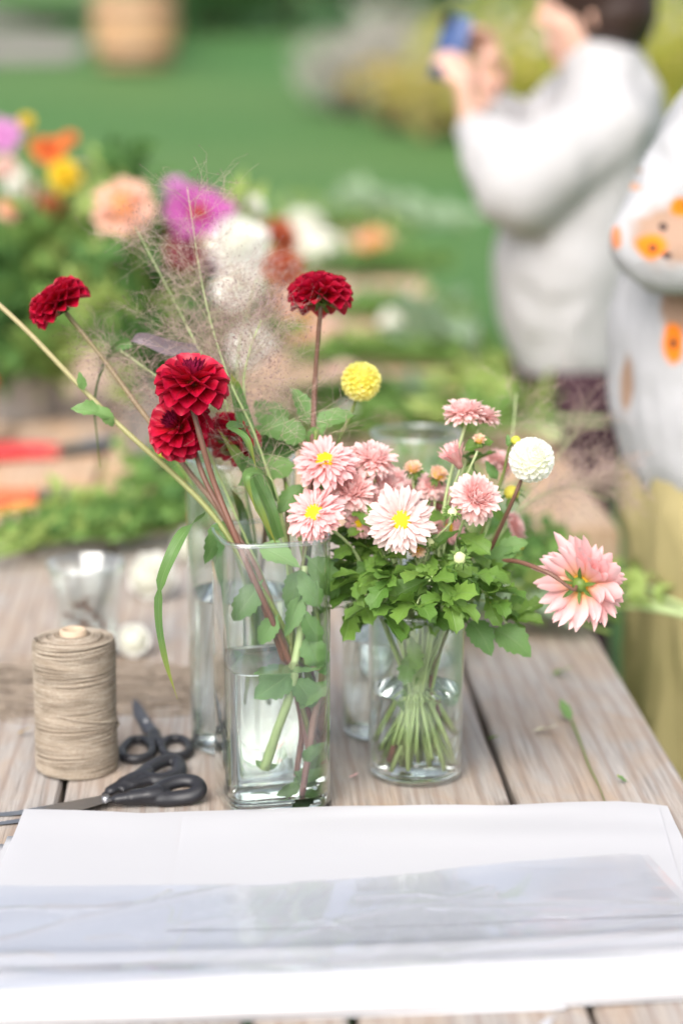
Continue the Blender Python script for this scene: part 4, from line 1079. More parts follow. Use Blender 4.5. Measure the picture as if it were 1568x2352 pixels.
B_SPEC = [
 ('peach aster bud opening with a flat yellow top', (948, 1078, 2.21), 46, (.02, -.40, .92), 'open', None), ('second peach aster bud leaning right', (1006, 1092, 2.21), 48, (.25, -.5, .8), 'open', None),
 ('small peach pink bud on its own stalk below the edge-on asters', (1100, 1012, 2.18), 34, (.1, -.35, .9), 'open', None), ('closed pink aster bud like a shuttlecock', (1045, 1052, 2.17), 44, (-.45, -.25, .85), 'closed', None),
 ('peach bud under the pale front aster', (958, 1262, 2.125), 44, (.05, -.8, .35), 'open', None), ('round greenish white bud below the ball shaped aster', (1038, 1178, 2.10), 40, (.0, -.5, .85), 'green', None),
 ('spiky green bud with a white eye over the leaves', (1055, 1282, 2.09), 50, (.05, -.85, .5), 'green', None), ('yellowish bud right of the pale front aster', (986, 1246, 2.12), 36, (.1, -.6, .7), 'green', None),
 ('tiny green bud in the middle of the leaves', (930, 1362, 2.10), 24, (0, -.8, .5), 'green', None), ('tiny green bud left in the leaves', (838, 1330, 2.12), 24, (-.2, -.8, .5), 'green', None),
]
rngA = random.Random(77); NA = len(A_SPEC) + len(B_SPEC)
def aster_stem(c, axis, i):
    """from the head down through the vase mouth to the bottom, crossing over inside"""
    off = Vector((c.x - rim.x, c.y - rim.y, 0)); d = off.normalized() if off.length > 1e-4 else Vector((1, 0, 0))
    k = min(.042, .012 + off.length * .25); a = rngA.uniform(-.9, .9)
    m = rim + Matrix.Rotation(a, 3, 'Z') @ d * k
    low = C_ROUND - Matrix.Rotation(a * .6, 3, 'Z') @ d * rngA.uniform(.012, .038); low.z = TZ + .0105 + rngA.uniform(0, .035)
    mid = m.lerp(low, .5)
    up = c.lerp(m, .45) + Vector((0, 0, .006)) - d * off.length * .10
    s0 = c - Vector(axis).normalized() * .012
    return [s0, up, m, mid, low]
def leafy(root, path, n, rng, z0, z1, meshes, lo, hi):
    for _ in range(n):
        P = spline(path, 40); cand = [p for p in P if z0 < p.z < z1]
        if not cand: return
        p = rng.choice(cand); out = Vector((p.x - rim.x, p.y - rim.y - .01, 0)); out = out.normalized() if out.length > .004 else Vector((rng.uniform(-1, 1), -1, 0)).normalized()
        a = rng.gauss(0, .95); d = Matrix.Rotation(a, 3, 'Z') @ out; d = (d + Vector((0, -.25, rng.uniform(-.45, .55)))).normalized()
        put_leaf(root, p, d, Vector((rng.gauss(0, .6), rng.gauss(-.2, .6), 1)), rng.uniform(lo, hi), meshes, rng, rng.uniform(.7, 1.05))
for i, (lab, pos, dpx, ax, kind) in enumerate(A_SPEC):
    c = V(*pos); path = aster_stem(c, ax, i)
    root = thing('pink_aster', lab, 'flower', path[-1], 'pink asters in the round vase')
    aster_head(root, rngA, c, px(dpx, pos[2]), ax, kind)
    stem_on(root, path, [.0016, .0019, .0021], MS_PALE, n=30)
    leafy(root, path, 8, rngA, rim.z - .004, c.z - .028, LS_ASTER, .030, .052)
for i, (lab, pos, dpx, ax, kind, _) in enumerate(B_SPEC):
    c = V(*pos); path = aster_stem(c, ax, i)
    root = thing('aster_bud', lab, 'flower bud', path[-1], 'aster buds in the round vase')
    bud_head(root, rngA, c, px(dpx, pos[2]), ax, kind)
    stem_on(root, path, [.0011, .0014, .0017], MS_PALE, n=30)
    leafy(root, path, 4, rngA, rim.z - .002, c.z - .018, LS_ASTER, .022, .042)
# leafy shoots that make the collar of foliage round the mouth of the vase
SH_SPEC = [(790, 1395, 2.15), (830, 1330, 2.12), (860, 1400, 2.09), (905, 1330, 2.08), (950, 1400, 2.075), (985, 1330, 2.09), (1030, 1390, 2.08), (1085, 1330, 2.11), (1130, 1380, 2.13), (1165, 1430, 2.17), (1060, 1300, 2.14), (880, 1280, 2.14), (1010, 1300, 2.12), (1120, 1290, 2.17), (800, 1290, 2.16), (960, 1300, 2.16)]
SH_LAB = ['leafy aster shoot hanging low on the left of the vase mouth', 'leafy shoot under the left aster cluster', 'leafy shoot folded over the front left of the rim', 'leafy shoot below the pale front aster', 'broad lobed leaves drooping over the front of the rim', 'leafy shoot right under the spiky bud',
          'leafy shoot folded over the front right of the rim', 'upright leafy shoot beside the dahlia stem', 'leafy shoot leaning right over the table', 'lowest dark leaves hanging right of the vase', 'leafy shoot under the ball shaped aster', 'leaf tuft under the pale front aster at its left', 'leaf tuft between the two green buds', 'leaf tuft where the salmon dahlia stem leaves the bunch', 'leaf tuft against the square vase', 'leaf tuft deep inside the bunch']
for i, pos in enumerate(SH_SPEC):
    c = V(*pos); path = aster_stem(c + Vector((0, 0, .01)), (0, 0, 1), i)
    path[1] = c.lerp(path[2], .4) + Vector((0, 0, .018))
    root = thing('leafy_shoot', SH_LAB[i], 'foliage', path[-1], 'leafy aster shoots in the round vase')
    stem_on(root, path, [.0010, .0014, .0018], MS_PALE, n=30)
    rng = random.Random(500 + i); out = Vector((c.x - rim.x, c.y - rim.y, 0)).normalized()
    for k in range(7):
        p = c.lerp(path[1], rng.random() * .8); a = rng.gauss(0, 1.0); d = Matrix.Rotation(a, 3, 'Z') @ out
        d = (d + Vector((0, -.1, rng.uniform(-.55, .75)))).normalized()
        put_leaf(root, p, d, Vector((rng.gauss(0, .6), rng.gauss(-.2, .6), 1)), rng.uniform(.026, .052), LS_ASTER, rng, rng.uniform(.75, 1.1))
# bare stems under water and leaves against the glass
for i in range(5):
    a = rngA.uniform(0, 6.28); m = rim + Vector((cos(a), sin(a), 0)) * .03; low = C_ROUND - Vector((cos(a + .4), sin(a + .4), 0)) * rngA.uniform(.015, .04); low.z = TZ + .011
    root = thing('trimmed_stalk', 'pale green cut aster stem standing in the round vase', 'stem', low, 'bare stems in the round vase')
    stem_on(root, [m + Vector((0, 0, .03)), m, m.lerp(low, .5) + Vector((.003, 0, 0)), low], [.0017, .002, .0022], MS_PALE)
    if i < 4:
        rng = random.Random(i); put_leaf(root, m.lerp(low, .12 + .1 * i), Vector((rng.uniform(-.3, .3), -.5, -.9)), Vector((0, -1, .2)), .04, LS_ASTER, rng)
# buds of the dahlias beside the white pompon
def small_bud(label, c, D, col, path, smat, bracts=10, name='dahlia_bud'):
    rng = random.Random(int(c.x * 1e5)); root = thing(name, label, 'flower bud', path[-1]); Rr = D / 2
    mb = MB(); ellipsoid(mb, (0, 0, 0), (Rr * .8, Rr * .8, Rr * .75), 14, 8); h = head_obj(root, c, (.1, -.2, 1), mb, col)
    put_petals(h, rng, PS_BRACT, bracts, 1.3, 2.5, lambda th: Rr * 1.7, Rr * .5, .2, 1.2, .15)
    stem_on(root, [c] + path, [.0014, .0016, .0018], smat); return root
b1 = small_bud('green dahlia bud with a leafy tip touching the white pompon', V(1184, 1012, 2.19), px(30, 2.19), plain('bud_yellow_green', (.55, .52, .06), .5), pts((1168, 1030, 2.19), (1155, 1090, 2.2), (1135, 1140, 2.2), (1090, 1260, 2.2), (1010, 1420, 2.2), (940, 1600, 2.2)), MS_OL)
put_leaf(b1, V(1168, 1030, 2.19), (-.1, 0, 1), (0, -1, 0), .016, LS_DAHL, R, .7); put_leaf(b1, V(1143, 1105, 2.2), (-.45, -.2, .8), (0, -1, .3), .026, LS_DAHL, R, .8)
small_bud('yellow topped dahlia bud with green bracts below the white pompon', V(1174, 1132, 2.22), px(46, 2.22), MP_YEL, pts((1170, 1160, 2.22), (1140, 1220, 2.21), (1080, 1330, 2.2), (1000, 1480, 2.2), (960, 1640, 2.2)), MS_OL, 14)
small_bud('small green bud on a side stalk over the salmon dahlia stem', V(1196, 1252, 2.22), px(26, 2.22), MP_YEL, pts((1175, 1262, 2.22), (1130, 1290, 2.21), (1050, 1400, 2.2), (990, 1550, 2.2)), MS_OL, 10)
for (vx, vy, L, dx) in ((1135, 1310, .045, .35), (1165, 1270, .036, .6), (1100, 1420, .05, .2), (1150, 1440, .055, .5)):
    put_leaf(wd, V(vx - 25, vy, 2.17), (dx, -.35, -.15 if vy > 1350 else .5), (0, -.7, .7), L, LS_DAHL, R, 1.1)

# ---------------------------------------------------------------- the other greens of the square vase
rg = random.Random(88)
root = thing('long_stem', 'long green stem turning tan that crosses out at the left, its flower out of view', 'stem', V(735, 1780, 2.14))
P = pts((-160, 560, 2.25), (-60, 648, 2.24), (60, 757, 2.22), (190, 893, 2.20), (300, 1000, 2.18), (400, 1090, 2.17), (492, 1186, 2.15), (560, 1290, 2.13), (650, 1440, 2.13), (712, 1600, 2.14), (735, 1780, 2.14))[::-1]
stem_on(root, P, [.0032, .003, .0029, .0027, .0025], MS_LONG, n=60)
put_leaf(root, V(193, 900, 2.19), (-.12, -.2, .9), (.3, -1, .2), .022, LS_DAHL, rg, .9); put_leaf(root, V(262, 962, 2.18), (-.75, -.2, .42), (0, -.6, 1), .046, LS_DAHL, rg, .8)
put_leaf(root, V(225, 930, 2.18), (.5, -.3, -.55), (0, -1, .5), .030, LS_DAHL, rg, .9)
# the dahlia foliage on the tall stem
for (vx, vy, Y, d, L, w) in [(715, 985, 2.22, (-.25, -.1, .9), .052, .9), (715, 985, 2.22, (.62, -.2, .45), .052, .9), (716, 1010, 2.22, (-.8, -.2, .35), .062, 1.0), (700, 1030, 2.23, (-.85, .1, .15), .055, 1.1), (690, 1065, 2.21, (-.75, -.3, -.05), .070, 1.0), (660, 1000, 2.25, (-.5, .2, .6), .055, 1.2),
                             (665, 1060, 2.24, (-.55, .1, .55), .060, 1.3), (705, 1110, 2.18, (-.6, -.4, -.4), .045, .9), (700, 1275, 2.14, (.55, -.3, -.45), .060, 1.1), (700, 1300, 2.14, (-.45, -.35, -.8), .058, .9), (695, 1360, 2.13, (-.35, -.5, -.8), .050, .8), (712, 1040, 2.22, (.1, -.3, .5), .04, 1), (700, 1450, 2.13, (.35, -.4, -.75), .055, 1.0), ]:
    put_leaf(r5, V(vx, vy, Y), d, Vector((0, -.75, .65)) + Vector((rg.gauss(0, .2), 0, rg.gauss(0, .2))), L, LS_DAHL, rg, w)
for (vx, vy, Y, d, L, w) in [(520, 1185, 2.15, (-.35, -.4, -.75), .055, .8), (585, 1250, 2.12, (.75, -.2, -.3), .052, 1.0), (605, 1330, 2.12, (-.55, -.5, -.65), .058, .9), (640, 1410, 2.12, (-.5, -.4, -.7), .04, 1.0), (668, 1540, 2.12, (-.55, -.45, -.25), .048, 1.4), (665, 1550, 2.12, (.5, -.3, -.5), .04, 1.2)]:
    put_leaf(rd, V(vx, vy, Y), d, Vector((.2, -.8, .5)), L, LS_DAHL, rg, w)
root = thing('trimmed_stalk', 'short pale cut stump beside the tall red dahlia stem', 'stem', V(712, 1200, 2.19)); stem_on(root, pts((726, 988, 2.21), (722, 1060, 2.205), (715, 1200, 2.19), (700, 1400, 2.15), (690, 1600, 2.14)), .0022, MS_OL)
root = thing('trimmed_stalk', 'thick bright green cut stem hanging in the water of the square vase', 'stem', V(603, 1755, 2.11)); stem_on(root, pts((700, 1300, 2.14), (690, 1450, 2.13), (660, 1590, 2.115), (632, 1670, 2.11), (603, 1755, 2.11)), [.0034, .0042, .0048, .0052], MS_PALE)
put_leaf(root, V(603, 1752, 2.11), (-.5, -.2, .5), (0, -1, 0), .012, LS_DAHL, rg); put_leaf(root, V(607, 1752, 2.11), (.7, -.2, .2), (0, -1, 0), .012, LS_DAHL, rg)
root = thing('leafy_sprig', 'leafy green stem against the right wall of the square vase', 'stem', V(742, 1830, 2.12)); P = stem_on(root, pts((640, 1050, 2.22), (680, 1200, 2.17), (728, 1420, 2.14), (743, 1580, 2.13), (748, 1700, 2.12), (741, 1826, 2.12)), [.002, .003, .0034], MS_GRN)
for (vx, vy, d, L) in [(735, 1480, (-.3, -.4, .7), .045), (740, 1560, (-.5, -.5, -.4), .04), (735, 1700, (-.5, -.5, -.6), .035), (735, 1745, (-.7, -.4, -.3), .038), (742, 1770, (-.3, -.6, -.6), .030), (725, 1800, (-.6, -.5, -.2), .034), (738, 1400, (-.4, -.3, .8), .05), (715, 1790, (-.5, -.4, .5), .028)]:
    put_leaf(root, V(vx, vy, 2.125), d, (0, -1, .3), L, LS_DAHL, rg, .9)
root = thing('leafy_sprig', 'brown stem with a leaf tuft at the foot of the square vase', 'stem', V(690, 1830, 2.11)); stem_on(root, pts((655, 1100, 2.2), (668, 1300, 2.16), (720, 1500, 2.13), (708, 1660, 2.12), (688, 1815, 2.11)), [.002, .0027, .0032], MS_MAUVE)
for (vx, vy, d, L) in [(690, 1790, (-.5, -.3, -.1), .03), (690, 1775, (.6, -.3, .2), .03), (688, 1740, (.4, -.4, .5), .03), (692, 1800, (.5, -.5, -.3), .028)]:
    put_leaf(root, V(vx, vy, 2.115), d, (0, -1, .3), L, LS_DAHL, rg, .9)
small_bud('yellow green bud under the tilted red dahlia', V(378, 1037, 2.28), px(44, 2.28), plain('bud_lime', (.55, .56, .05), .5), pts((398, 1052, 2.28), (440, 1110, 2.27), (500, 1195, 2.25), (560, 1330, 2.26), (600, 1600, 2.28)), MS_GRN, 6)

# fountain grass: culms, strap leaves and airy panicles
t_ = NT('panicle_thread'); M_HAIR = t_.out(t_.pbsdf(t_.mix(t_.attr('t'), (0.44, 0.42, 0.24), (0.56, 0.38, 0.37)), 0.5, .3))
M_SPIKE = plain('panicle_spikelet', (0.21, 0.12, 0.13), 0.55, .3, var=.5, nscale=900)
M_SPIKE2 = plain('pale_spikelet', (0.36, 0.27, 0.21), 0.55, .3, var=.4, nscale=900)
def thread(mb, p, d, L, r, rng, bend, n=4, t0=0.0, t1=1.0):
    P = [p]; dd = d.normalized(); b = Vector((rng.gauss(0, 1), rng.gauss(0, 1), rng.gauss(0, 1))) * bend
    for i in range(n):
        dd = (dd + b / n + Vector((rng.gauss(0, .05), rng.gauss(0, .05), rng.gauss(0, .05)))).normalized(); P.append(P[-1] + dd * (L / n))
    tube(mb, P, [r, r * .7], 3, caps=False, t0=t0, t1=t1); return P, dd
def spikelet(mb, p, d, s, rng):
    b = basis(d, (rng.gauss(0, 1), rng.gauss(0, 1), rng.gauss(0, 1))).to_3x3(); w = s * .24
    vs = [Vector((0, 0, 0)), Vector((w, s * .5, 0)), Vector((0, s * .5, w)), Vector((-w, s * .5, 0)), Vector((0, s * .5, -w)), Vector((0, s, 0))]
    mb.add([p + b @ v for v in vs], [(0, 2, 1), (0, 3, 2), (0, 4, 3), (0, 1, 4), (5, 1, 2), (5, 2, 3), (5, 3, 4), (5, 4, 1)])
def panicle(label, culm, cr, nprim, plen, seed, span=(.25, 1.0), up=.8, pale=False, k2=7, side=None, smat=None):
    rng = random.Random(seed); root = thing('fountain_grass', label, 'grass', culm[-1])
    P = stem_on(root, culm, cr, smat or MS_PALE, 'culm', 7, 50)
    mb, ms = MB(), MB(); n = len(P)
    for i in range(nprim):
        u = span[0] + (span[1] - span[0]) * (i + rng.random()) / nprim; q = P[min(n - 1, int(u * (n - 1)))]   # culm runs from the tip (0) down
        q = P[max(0, min(n - 1, int((1 - u) * (n - 1))))]
        a = rng.uniform(0, 6.283); d = Vector((cos(a), sin(a) * .8, rng.uniform(.15, up * 1.6)))
        if side is not None: d = d * .55 + Vector(side)
        L = plen * rng.uniform(.55, 1.15) * (1.15 - .5 * u)
        Q, dd = thread(mb, q, d, L, .00021, rng, .35, 7, 0, .6)
        for j in range(k2):
            f = .25 + .75 * (j + rng.random()) / k2; s = Q[min(7, int(f * 7))]
            d2 = dd + Vector((rng.gauss(0, .75), rng.gauss(0, .75), rng.gauss(0, .75)))
            Q2, d3 = thread(mb, s, d2, plen * rng.uniform(.16, .38), .00016, rng, .4, 4, .5, .9)
            for m in range(4):
                s2 = Q2[1 + m]; d4 = d3 + Vector((rng.gauss(0, .8), rng.gauss(0, .8), rng.gauss(0, .8)))
                Q3, d5 = thread(mb, s2, d4, rng.uniform(.006, .022), .00012, rng, .3, 2, .8, 1)
                spikelet(ms, Q3[-1], d5, rng.uniform(.0015, .0025), rng)
    o = mb.build('panicle', M_HAIR, root, True, root.location); o['kind'] = 'stuff'
    o = ms.build('spikelets', M_SPIKE2 if pale else M_SPIKE, root, False, root.location); o['kind'] = 'stuff'
    return root
g1 = panicle('tallest airy fountain grass plume rising over the magenta flower', pts((430, 430, 2.27), (462, 640, 2.24), (490, 760, 2.22), (530, 880, 2.20), (575, 975, 2.19), (612, 1075, 2.18), (645, 1180, 2.17), (680, 1400, 2.15), (700, 1700, 2.15)), [.0003, .0005, .0012, .0018, .0022], 48, .105, 201, (.28, .99), .8)
g2 = panicle('airy fountain grass plume leaning left over the peach flower', pts((310, 520, 2.32), (400, 690, 2.30), (455, 800, 2.28), (520, 930, 2.26), (560, 1100, 2.24), (590, 1300, 2.28), (580, 1650, 2.30)), [.0005, .0010, .0018], 42, .105, 202, (.36, .99), .7)
panicle('hazy fountain grass plume spreading behind the upright red dahlia', pts((590, 640, 2.40), (560, 740, 2.37), (545, 840, 2.34), (555, 980, 2.32), (570, 1200, 2.30), (575, 1650, 2.31)), [.0005, .0010, .0018], 44, .105, 203, (.46, .99), .7)
panicle('low fountain grass plume fanning out left behind the tilted dahlia', pts((270, 800, 2.27), (340, 850, 2.25), (400, 900, 2.24), (460, 1000, 2.22), (540, 1180, 2.18), (640, 1430, 2.14), (690, 1680, 2.14)), [.0009, .0014, .002], 34, .085, 204, (.42, .99), .4, False, 6, (-.9, 0, .15))
panicle('dense dark seeded grass plume under the tall red dahlia', pts((600, 735, 2.22), (575, 800, 2.21), (560, 880, 2.21), (575, 980, 2.20), (620, 1120, 2.18), (660, 1300, 2.15), (690, 1680, 2.14)), [.0009, .0014, .002], 36, .085, 205, (.60, .99), .5, False, 7, (.25, -.1, .2))
panicle('thin grass plume rising against the dark trousers right of the asters', pts((1185, 905, 2.42), (1175, 1000, 2.39), (1150, 1120, 2.33), (1090, 1280, 2.25), (990, 1480, 2.2), (950, 1700, 2.19)), [.0007, .0011, .0016], 22, .085, 206, (.45, .99), .9, True, 4)
panicle('soft grass plume sweeping right under the white pompon', pts((1395, 1150, 2.50), (1310, 1120, 2.46), (1220, 1150, 2.38), (1140, 1240, 2.28), (1040, 1400, 2.21), (970, 1680, 2.2)), [.0007, .0011, .0016], 60, .095, 207, (.50, .99), .2, True, 5, (.9, .1, .12))
panicle('fine grass plume spraying up right behind the white pompon', pts((1330, 985, 2.52), (1270, 1060, 2.48), (1200, 1150, 2.40), (1120, 1270, 2.28), (1020, 1430, 2.21), (955, 1690, 2.21)), [.0006, .001, .0015], 30, .10, 208, (.45, .99), .5, True, 4, (.6, .1, .35))
strap(g2, pts((470, 1185, 2.10), (430, 1215, 2.06), (395, 1275, 2.04), (369, 1345, 2.04), (366, 1430, 2.05), (383, 1525, 2.06), (408, 1606, 2.07)), .0062, ML_GRASS, (-.5, -.8, .1), pf([(0, .7), (.25, 1.1), (.5, .8), (.52, .35), (.56, .7), (.75, .55), (1, .03)]), tw=.5)
strap(g1, pts((630, 1250, 2.15), (615, 1190, 2.15), (585, 1110, 2.17), (548, 1050, 2.18), (500, 985, 2.18)), .0082, ML_GRASS, (.3, -.9, .3), tw=.3)
strap(g1, pts((645, 1235, 2.14), (622, 1165, 2.14), (590, 1100, 2.16), (560, 1060, 2.17), (575, 1120, 2.12), (605, 1190, 2.11), (640, 1262, 2.12)), .0068, ML_GRASS, (.3, -.9, .3), tw=.2)
strap(g1, pts((600, 1085, 2.18), (565, 985, 2.19), (545, 905, 2.20), (531, 858, 2.20)), .0085, ML_GRASS, (.4, -.9, .2), tw=.35)
strap(g1, pts((595, 1060, 2.19), (555, 985, 2.14), (530, 985, 2.12), (565, 1010, 2.10), (590, 1080, 2.10)), .0060, ML_GRASS, (.3, -.5, .9))
strap(g1, pts((632, 1150, 2.17), (610, 1095, 2.12), (578, 1085, 2.10), (565, 1105, 2.09), (590, 1180, 2.09)), .0055, ML_GRASS, (.3, -.5, .9))
strap(g2, pts((455, 800, 2.28), (390, 800, 2.26), (330, 778, 2.25), (300, 785, 2.25)), .0085, ML_PURP, (.2, -.8, .5), tw=.6)
strap(g2, pts((300, 785, 2.25), (255, 805, 2.25), (228, 860, 2.26), (216, 930, 2.27), (222, 1000, 2.28), (229, 1075, 2.29)), .0035, ML_GRASS, (.8, -.5, .2), pf([(0, 1.6), (.3, 1.2), (.5, .6), (1, .25)]))
strap(g2, pts((585, 1500, 2.28), (572, 1300, 2.27), (555, 1180, 2.24), (530, 1120, 2.2)), .007, ML_GRASS, (.3, -.9, .2))

# ================================================================== cut material further down the table (out of focus)
M_G1 = shrub_mat('cut_green', (0.11, 0.24, 0.05), (0.26, 0.40, 0.12)); M_G2 = shrub_mat('cut_dark_green', (0.05, 0.13, 0.035), (0.13, 0.25, 0.07)); M_G3 = shrub_mat('cut_yellow_green', (0.26, 0.38, 0.08), (0.46, 0.54, 0.20)); M_G4 = shrub_mat('cut_blue_green', (0.22, 0.33, 0.19), (0.42, 0.52, 0.36))
M_TAN = plain('tan_stem', (0.42, 0.34, 0.14), 0.6)
def cut_branch(label, a, b, mat, seed, nleaf=60, size=.035, spread=.035, stem=.0028, group=None, zoff=.006, bare=.35, narrow=.35, smat=None, rise=.02):
    """a leafy stem lying on the table from its cut end a to its tip b"""
    rng = random.Random(seed); a, b = Vector(a), Vector(b); a.z = b.z = TZ + zoff
    root = thing('cut_branch', label, 'greenery', (a + b) / 2, group)
    m = (a + b) / 2 + Vector((rng.uniform(-.02, .02), rng.uniform(-.02, .02), rise)); b2 = b + Vector((0, 0, rise * .6))
    P = spline([a, m, b2], 16); mb = MB(); tube(mb, P, [stem, stem * .5], 7); mb.build('stem', smat or MS_GRN, root, True, root.location)
    mb = MB(); ax = (b - a).normalized()
    for i in range(nleaf):
        u = bare + (1 - bare) * rng.random(); p = P[min(15, int(u * 15.99))]
        d = (ax * .8 + Vector((rng.gauss(0, .8), rng.gauss(0, .8), abs(rng.gauss(0, .7))))).normalized()
        s = size * rng.uniform(.6, 1.3); p = p + Vector((rng.gauss(0, 1), rng.gauss(0, 1), abs(rng.gauss(0, .8)))) * spread * .5
        bb = basis(d, Vector((rng.gauss(0, .6), rng.gauss(0, .6), 1))).to_3x3()
        q = [Vector((0, 0, 0)), Vector((narrow * s, s * .45, .1 * s)), Vector((0, s, 0)), Vector((-narrow * s, s * .45, .1 * s))]
        vs = [p + bb @ w for w in q]
        for w in vs: w.z = max(w.z, TZ + .003)
        mb.add(vs, [(0, 1, 2, 3)])
    o = mb.build('leaves', mat, root, False, root.location); o['kind'] = 'stuff'
    return root
rb = random.Random(41)
# heap of soft green foliage left, behind the tumbler
for i in range(12):
    y = 1212 + 7 * i + rb.uniform(-8, 8); x0 = -80 + rb.uniform(-60, 60); x1 = 330 + rb.uniform(-60, 90)
    cut_branch(('fresh', 'yellowish', 'dark')[i % 3 if i % 4 else 0] + ' green leafy branch in the heap behind the tumbler', T(x0, y + 32), T(x1, y + rb.uniform(-55, 5)), (M_G1, M_G3, M_G2)[i % 3 if i % 4 else 0], 300 + i, 70, .030, .016, .0032, 'branches heaped behind the tumbler', .006 + .001 * i, .25 if i % 3 else .5, .17)
for i in range(5):
    cut_branch(('dark' if i % 2 else 'fresh') + ' green leafy branch behind the tall left cylinder', T(270 + rb.uniform(-30, 40), 1120 + 35 * i), T(470 + rb.uniform(-20, 40), 1090 + 38 * i), M_G2 if i % 2 else M_G1, 330 + i, 60, .036, .036, .003, 'branches behind the left cylinder', .01, .1, .35)
cut_branch('bare yellow green stem with an orange end across the heap', T(-90, 1246), T(250, 1205), M_G3, 340, 12, .04, .02, .006, None, .028, .7, .3, stem_mat('orange_tipped_stem', (0.75, 0.36, 0.08), (0.36, 0.42, 0.10)))
# right side: branches behind the asters sticking out over the table edge
for i, (x0, y0, x1, y1, m, nl) in enumerate([(1420, 1440, 1100, 1400, M_G1, 70), (1400, 1470, 1080, 1440, M_G4, 60), (1300, 1420, 1060, 1300, M_G1, 70), (1290, 1380, 1120, 1270, M_G2, 60), (1240, 1300, 1040, 1220, M_G4, 60), (1330, 1330, 1110, 1330, M_G1, 60), (1420, 1455, 1140, 1465, M_G3, 40), (1250, 1470, 1090, 1475, M_G4, 40), (1180, 1240, 980, 1180, M_G1, 60), (1150, 1180, 900, 1140, M_G1, 60)]):
    cut_branch({M_G1: 'fresh green', M_G2: 'dark green', M_G3: 'yellow green', M_G4: 'grey green'}[m] + ' leafy branch lying behind the aster vase', T(x0, y0), T(x1, y1), m, 360 + i, nl, .034, .04, .0026, 'branches behind the aster vase', .007 + .002 * i, .2, .35)
for i, (x0, y0, x1, y1) in enumerate([(1640, 1455, 1330, 1390), (1660, 1440, 1380, 1360), (1630, 1420, 1400, 1400), (1650, 1475, 1300, 1470), (1610, 1470, 1240, 1440)]):
    cut_branch('bundle stem jutting out past the table corner', T(x0, y0), T(x1, y1), M_G3, 380 + i, 16, .03, .02, .0042, 'stems jutting past the table corner', .012 + .004 * i, .4, .25, MS_PALE)
# stems crossing in front of the dark trousers
for i, (x0, y0, x1, y1) in enumerate([(1265, 892, 1130, 905), (1270, 900, 1100, 940), (1400, 955, 1060, 985), (1410, 985, 1080, 1010), (1390, 1010, 1100, 1060), (1290, 1055, 1050, 1030), (1270, 1045, 1080, 1075), (1330, 965, 1090, 955)]):
    cut_branch(('thick' if i in (0, 1, 5, 6) else 'slender') + (' yellow green' if i % 2 else ' fresh green') + ' stem overhanging the table in front of the dark trousers', T(x0, y0), T(x1, y1), M_G3 if i % 2 else M_G1, 400 + i, 26, .07, .05, .010 if i in (0, 1, 5, 6) else .006, 'stems in front of the dark trousers', .02 + .004 * i, .45, .25, MS_PALE)
# the rows of greenery laid across the far table, boards showing between them
row = 0
for (lab, y0, n, xs, m, lf) in [(a, b, max(3, c - 1), d, e, g) for (a, b, c, d, e, g) in [('nearest the vases', 1015, 4, (690, 1120), M_G1, .06), ('under the yellow pompon', 945, 4, (680, 960), M_G2, .06), ('just before the wide bare board', 938, 3, (860, 1060), M_G4, .06), ('behind the wide bare board', 838, 6, (700, 1090), M_G1, .06), ('level with the yellow pompon', 822, 5, (760, 1110), M_G3, .06),
                          ('between two bare boards', 735, 6, (740, 1060), M_G1, .06), ('with greyish leaves between two bare boards', 718, 4, (800, 1080), M_G4, .06), ('with dark leaves by the tall red dahlia', 640, 5, (680, 950), M_G2, .07), ('behind the third bare board', 612, 4, (760, 1000), M_G1, .07), ('with yellow green leaves near the far end', 535, 4, (640, 960), M_G3, .08), ('at the far end of the table', 508, 5, (640, 1000), M_G4, .09), ('on the last boards', 492, 4, (600, 960), M_G3, .09)]]:
    for i in range(n):
        xa = xs[1] + rb.uniform(-40, 40); xb = xs[0] + rb.uniform(-40, 120)
        cut_branch('leafy branch in the crosswise row ' + lab, T(xa, y0 + rb.uniform(-7, 9)), T(xb, y0 + rb.uniform(-9, 8)), m if rb.random() < .75 else M_G1, 430 + row, 50, lf * .78, .036, .005, 'branches on the far table ' + lab, .008, .12, .25, None, .012); row += 1
for i, (vx, vy, w) in enumerate([(1020, 522, 'at the far right corner'), (880, 500, 'at the far end in the middle'), (1050, 815, 'beside the sweater hem')]):
    cut_branch('pale silvery sprig ' + w + ' of the far table', T(vx + 60, vy + 20), T(vx - 90, vy), M_G4, 520 + i, 50, .09, .06, .005, None, .02, .1, .4)

# ---------------------------------------------------------------- buckets of flowers at the back left
def soft_petals(name, stops): return petal_mat(name, stops, .3, .55, .2, .05, .08)
BG = {'magenta': soft_petals('magenta_petal', [(0, (.38, .06, .27)), (1, (.44, .11, .34))]), 'orchid': soft_petals('orchid_petal', [(0, (.50, .18, .42)), (1, (.60, .28, .54))]), 'peach': soft_petals('peach_petal', [(0, (.80, .36, .14)), (.5, (.82, .44, .30)), (1, (.82, .54, .44))]),
      'coral': soft_petals('coral_petal', [(0, (.70, .25, .10)), (1, (.76, .36, .25))]), 'white': soft_petals('milk_petal', [(0, (.72, .72, .60)), (1, (.80, .79, .76))]), 'wine': soft_petals('wine_petal', [(0, (.22, .02, .03)), (1, (.28, .03, .06))]),
      'orange': soft_petals('orange_petal', [(0, (.40, .06, .02)), (.4, (.58, .10, .02)), (1, (.70, .22, .05))]), 'yellow': soft_petals('gold_petal', [(0, (.72, .48, .02)), (1, (.80, .60, .06))]), 'blush': soft_petals('blush_petal', [(0, (.74, .46, .38)), (1, (.80, .60, .54))]), 'rust': soft_petals('rust_petal', [(0, (.36, .07, .03)), (1, (.42, .12, .06))])}
